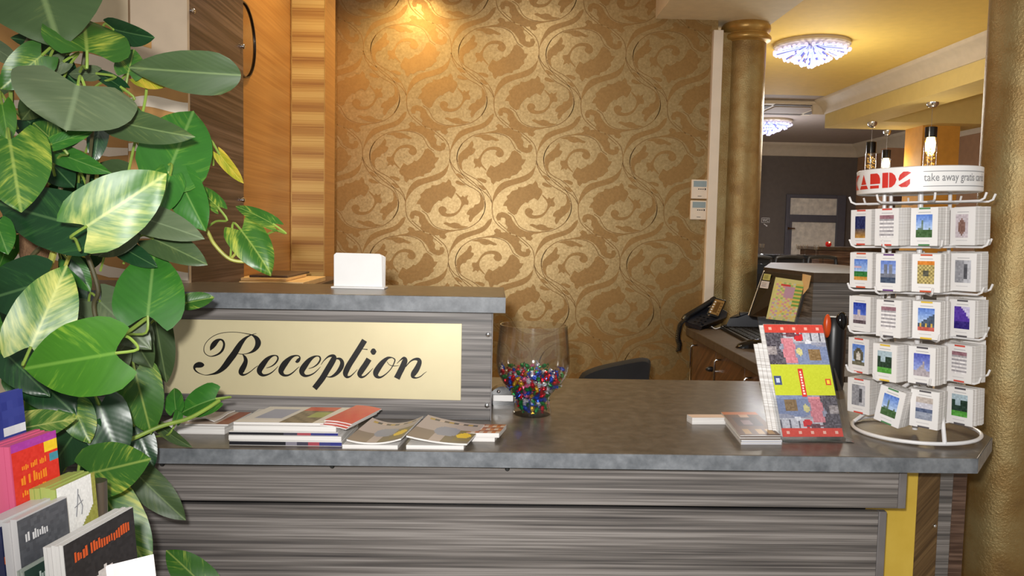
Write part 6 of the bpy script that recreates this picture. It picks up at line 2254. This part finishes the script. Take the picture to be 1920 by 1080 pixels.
# dark green leaflet between
t, mb, pl_, fr4 = leafl((44, 1072), 1.17, 0.11, 0.14, 0.012, field(8, 10, lambda s, t_: (40, 62, 54), 2, 6), 'dark green leaflets low between the grey and black packs', (150, 158, 150), -16, 14, al=52)
ttext(mb, 14, pl_, 0.25, 0.80, 0.6, 0.12, (190, 204, 196))
mb.build('cover', 'print_gloss', t, smooth=False)
# black leaflet with orange words
def bk_(s, t_):
    if ((s - 0.52) / 0.16) ** 2 + ((t_ - 0.36) / 0.2) ** 2 < 1: return (206, 200, 198)
    return (46, 44, 46)
t, mb, pl_, fr4 = leafl((117, 1024), 1.18, 0.165, 0.15, 0.032, field(24, 28, bk_, 5, 5), 'black leaflets with an orange title and pale figure, right of the grey pack', (206, 204, 202), -16, 16, al=46)
ttext(mb, 22, pl_, 0.12, 0.76, 0.8, 0.13, (206, 88, 40))
mb.build('cover', 'print_gloss', t, smooth=False)
# white sheet in front
t, mb, pl_, fr4 = leafl((200, 1062), 1.10, 0.060, 0.12, 0.006, field(8, 8, lambda s, t_: (204, 199, 197), 5, 3), 'white printed sheet lowest in the foreground stand', (230, 226, 224), -4, 14, al=30)
for k in range(4):
    mb.grid([[pl_(0.5, 0.72 - k * 0.07, 0.002), pl_(0.85, 0.72 - k * 0.07, 0.002)], [pl_(0.5, 0.735 - k * 0.07, 0.002), pl_(0.85, 0.735 - k * 0.07, 0.002)]], 0, [[(150, 148, 156)]])
mb.build('cover', 'print_gloss', t, smooth=False)
# navy leaflet cut by the frame
t, mb, pl_, fr4 = leafl((-44, 1010), 1.16, 0.088, 0.14, 0.012, field(8, 12, lambda s, t_: (222, 110, 40) if 0.55 < t_ < 0.66 and s > 0.5 else (34, 40, 74), 5, 4), 'navy leaflets with an orange patch at the lower left edge', (60, 64, 96), -8, 14)
mb.build('cover', 'print_gloss', t, smooth=False)
# clear pockets carrying the packs
for (u, v, y, w) in ((30, 1010, 1.30, 0.11), (130, 1050, 1.33, 0.11), (-20, 990, 1.36, 0.12), (60, 1140, 1.22, 0.12), (150, 1180, 1.24, 0.13)):
    p = on_y(u, v, y)
    a = p - dx_ * 0.02
    b = p + dx_ * w
    mb = MB()
    q = [a, b, b + Vector((0, 0, 0.035)), a + Vector((0, 0, 0.035))]
    mb.add(q + [x - dn_ * 0.0025 for x in q], [(0, 1, 2, 3), (7, 6, 5, 4), (0, 4, 5, 1), (1, 5, 6, 2), (2, 6, 7, 3), (3, 7, 4, 0)])
    mb.build('pocket', 'acrylic', stand, smooth=False)
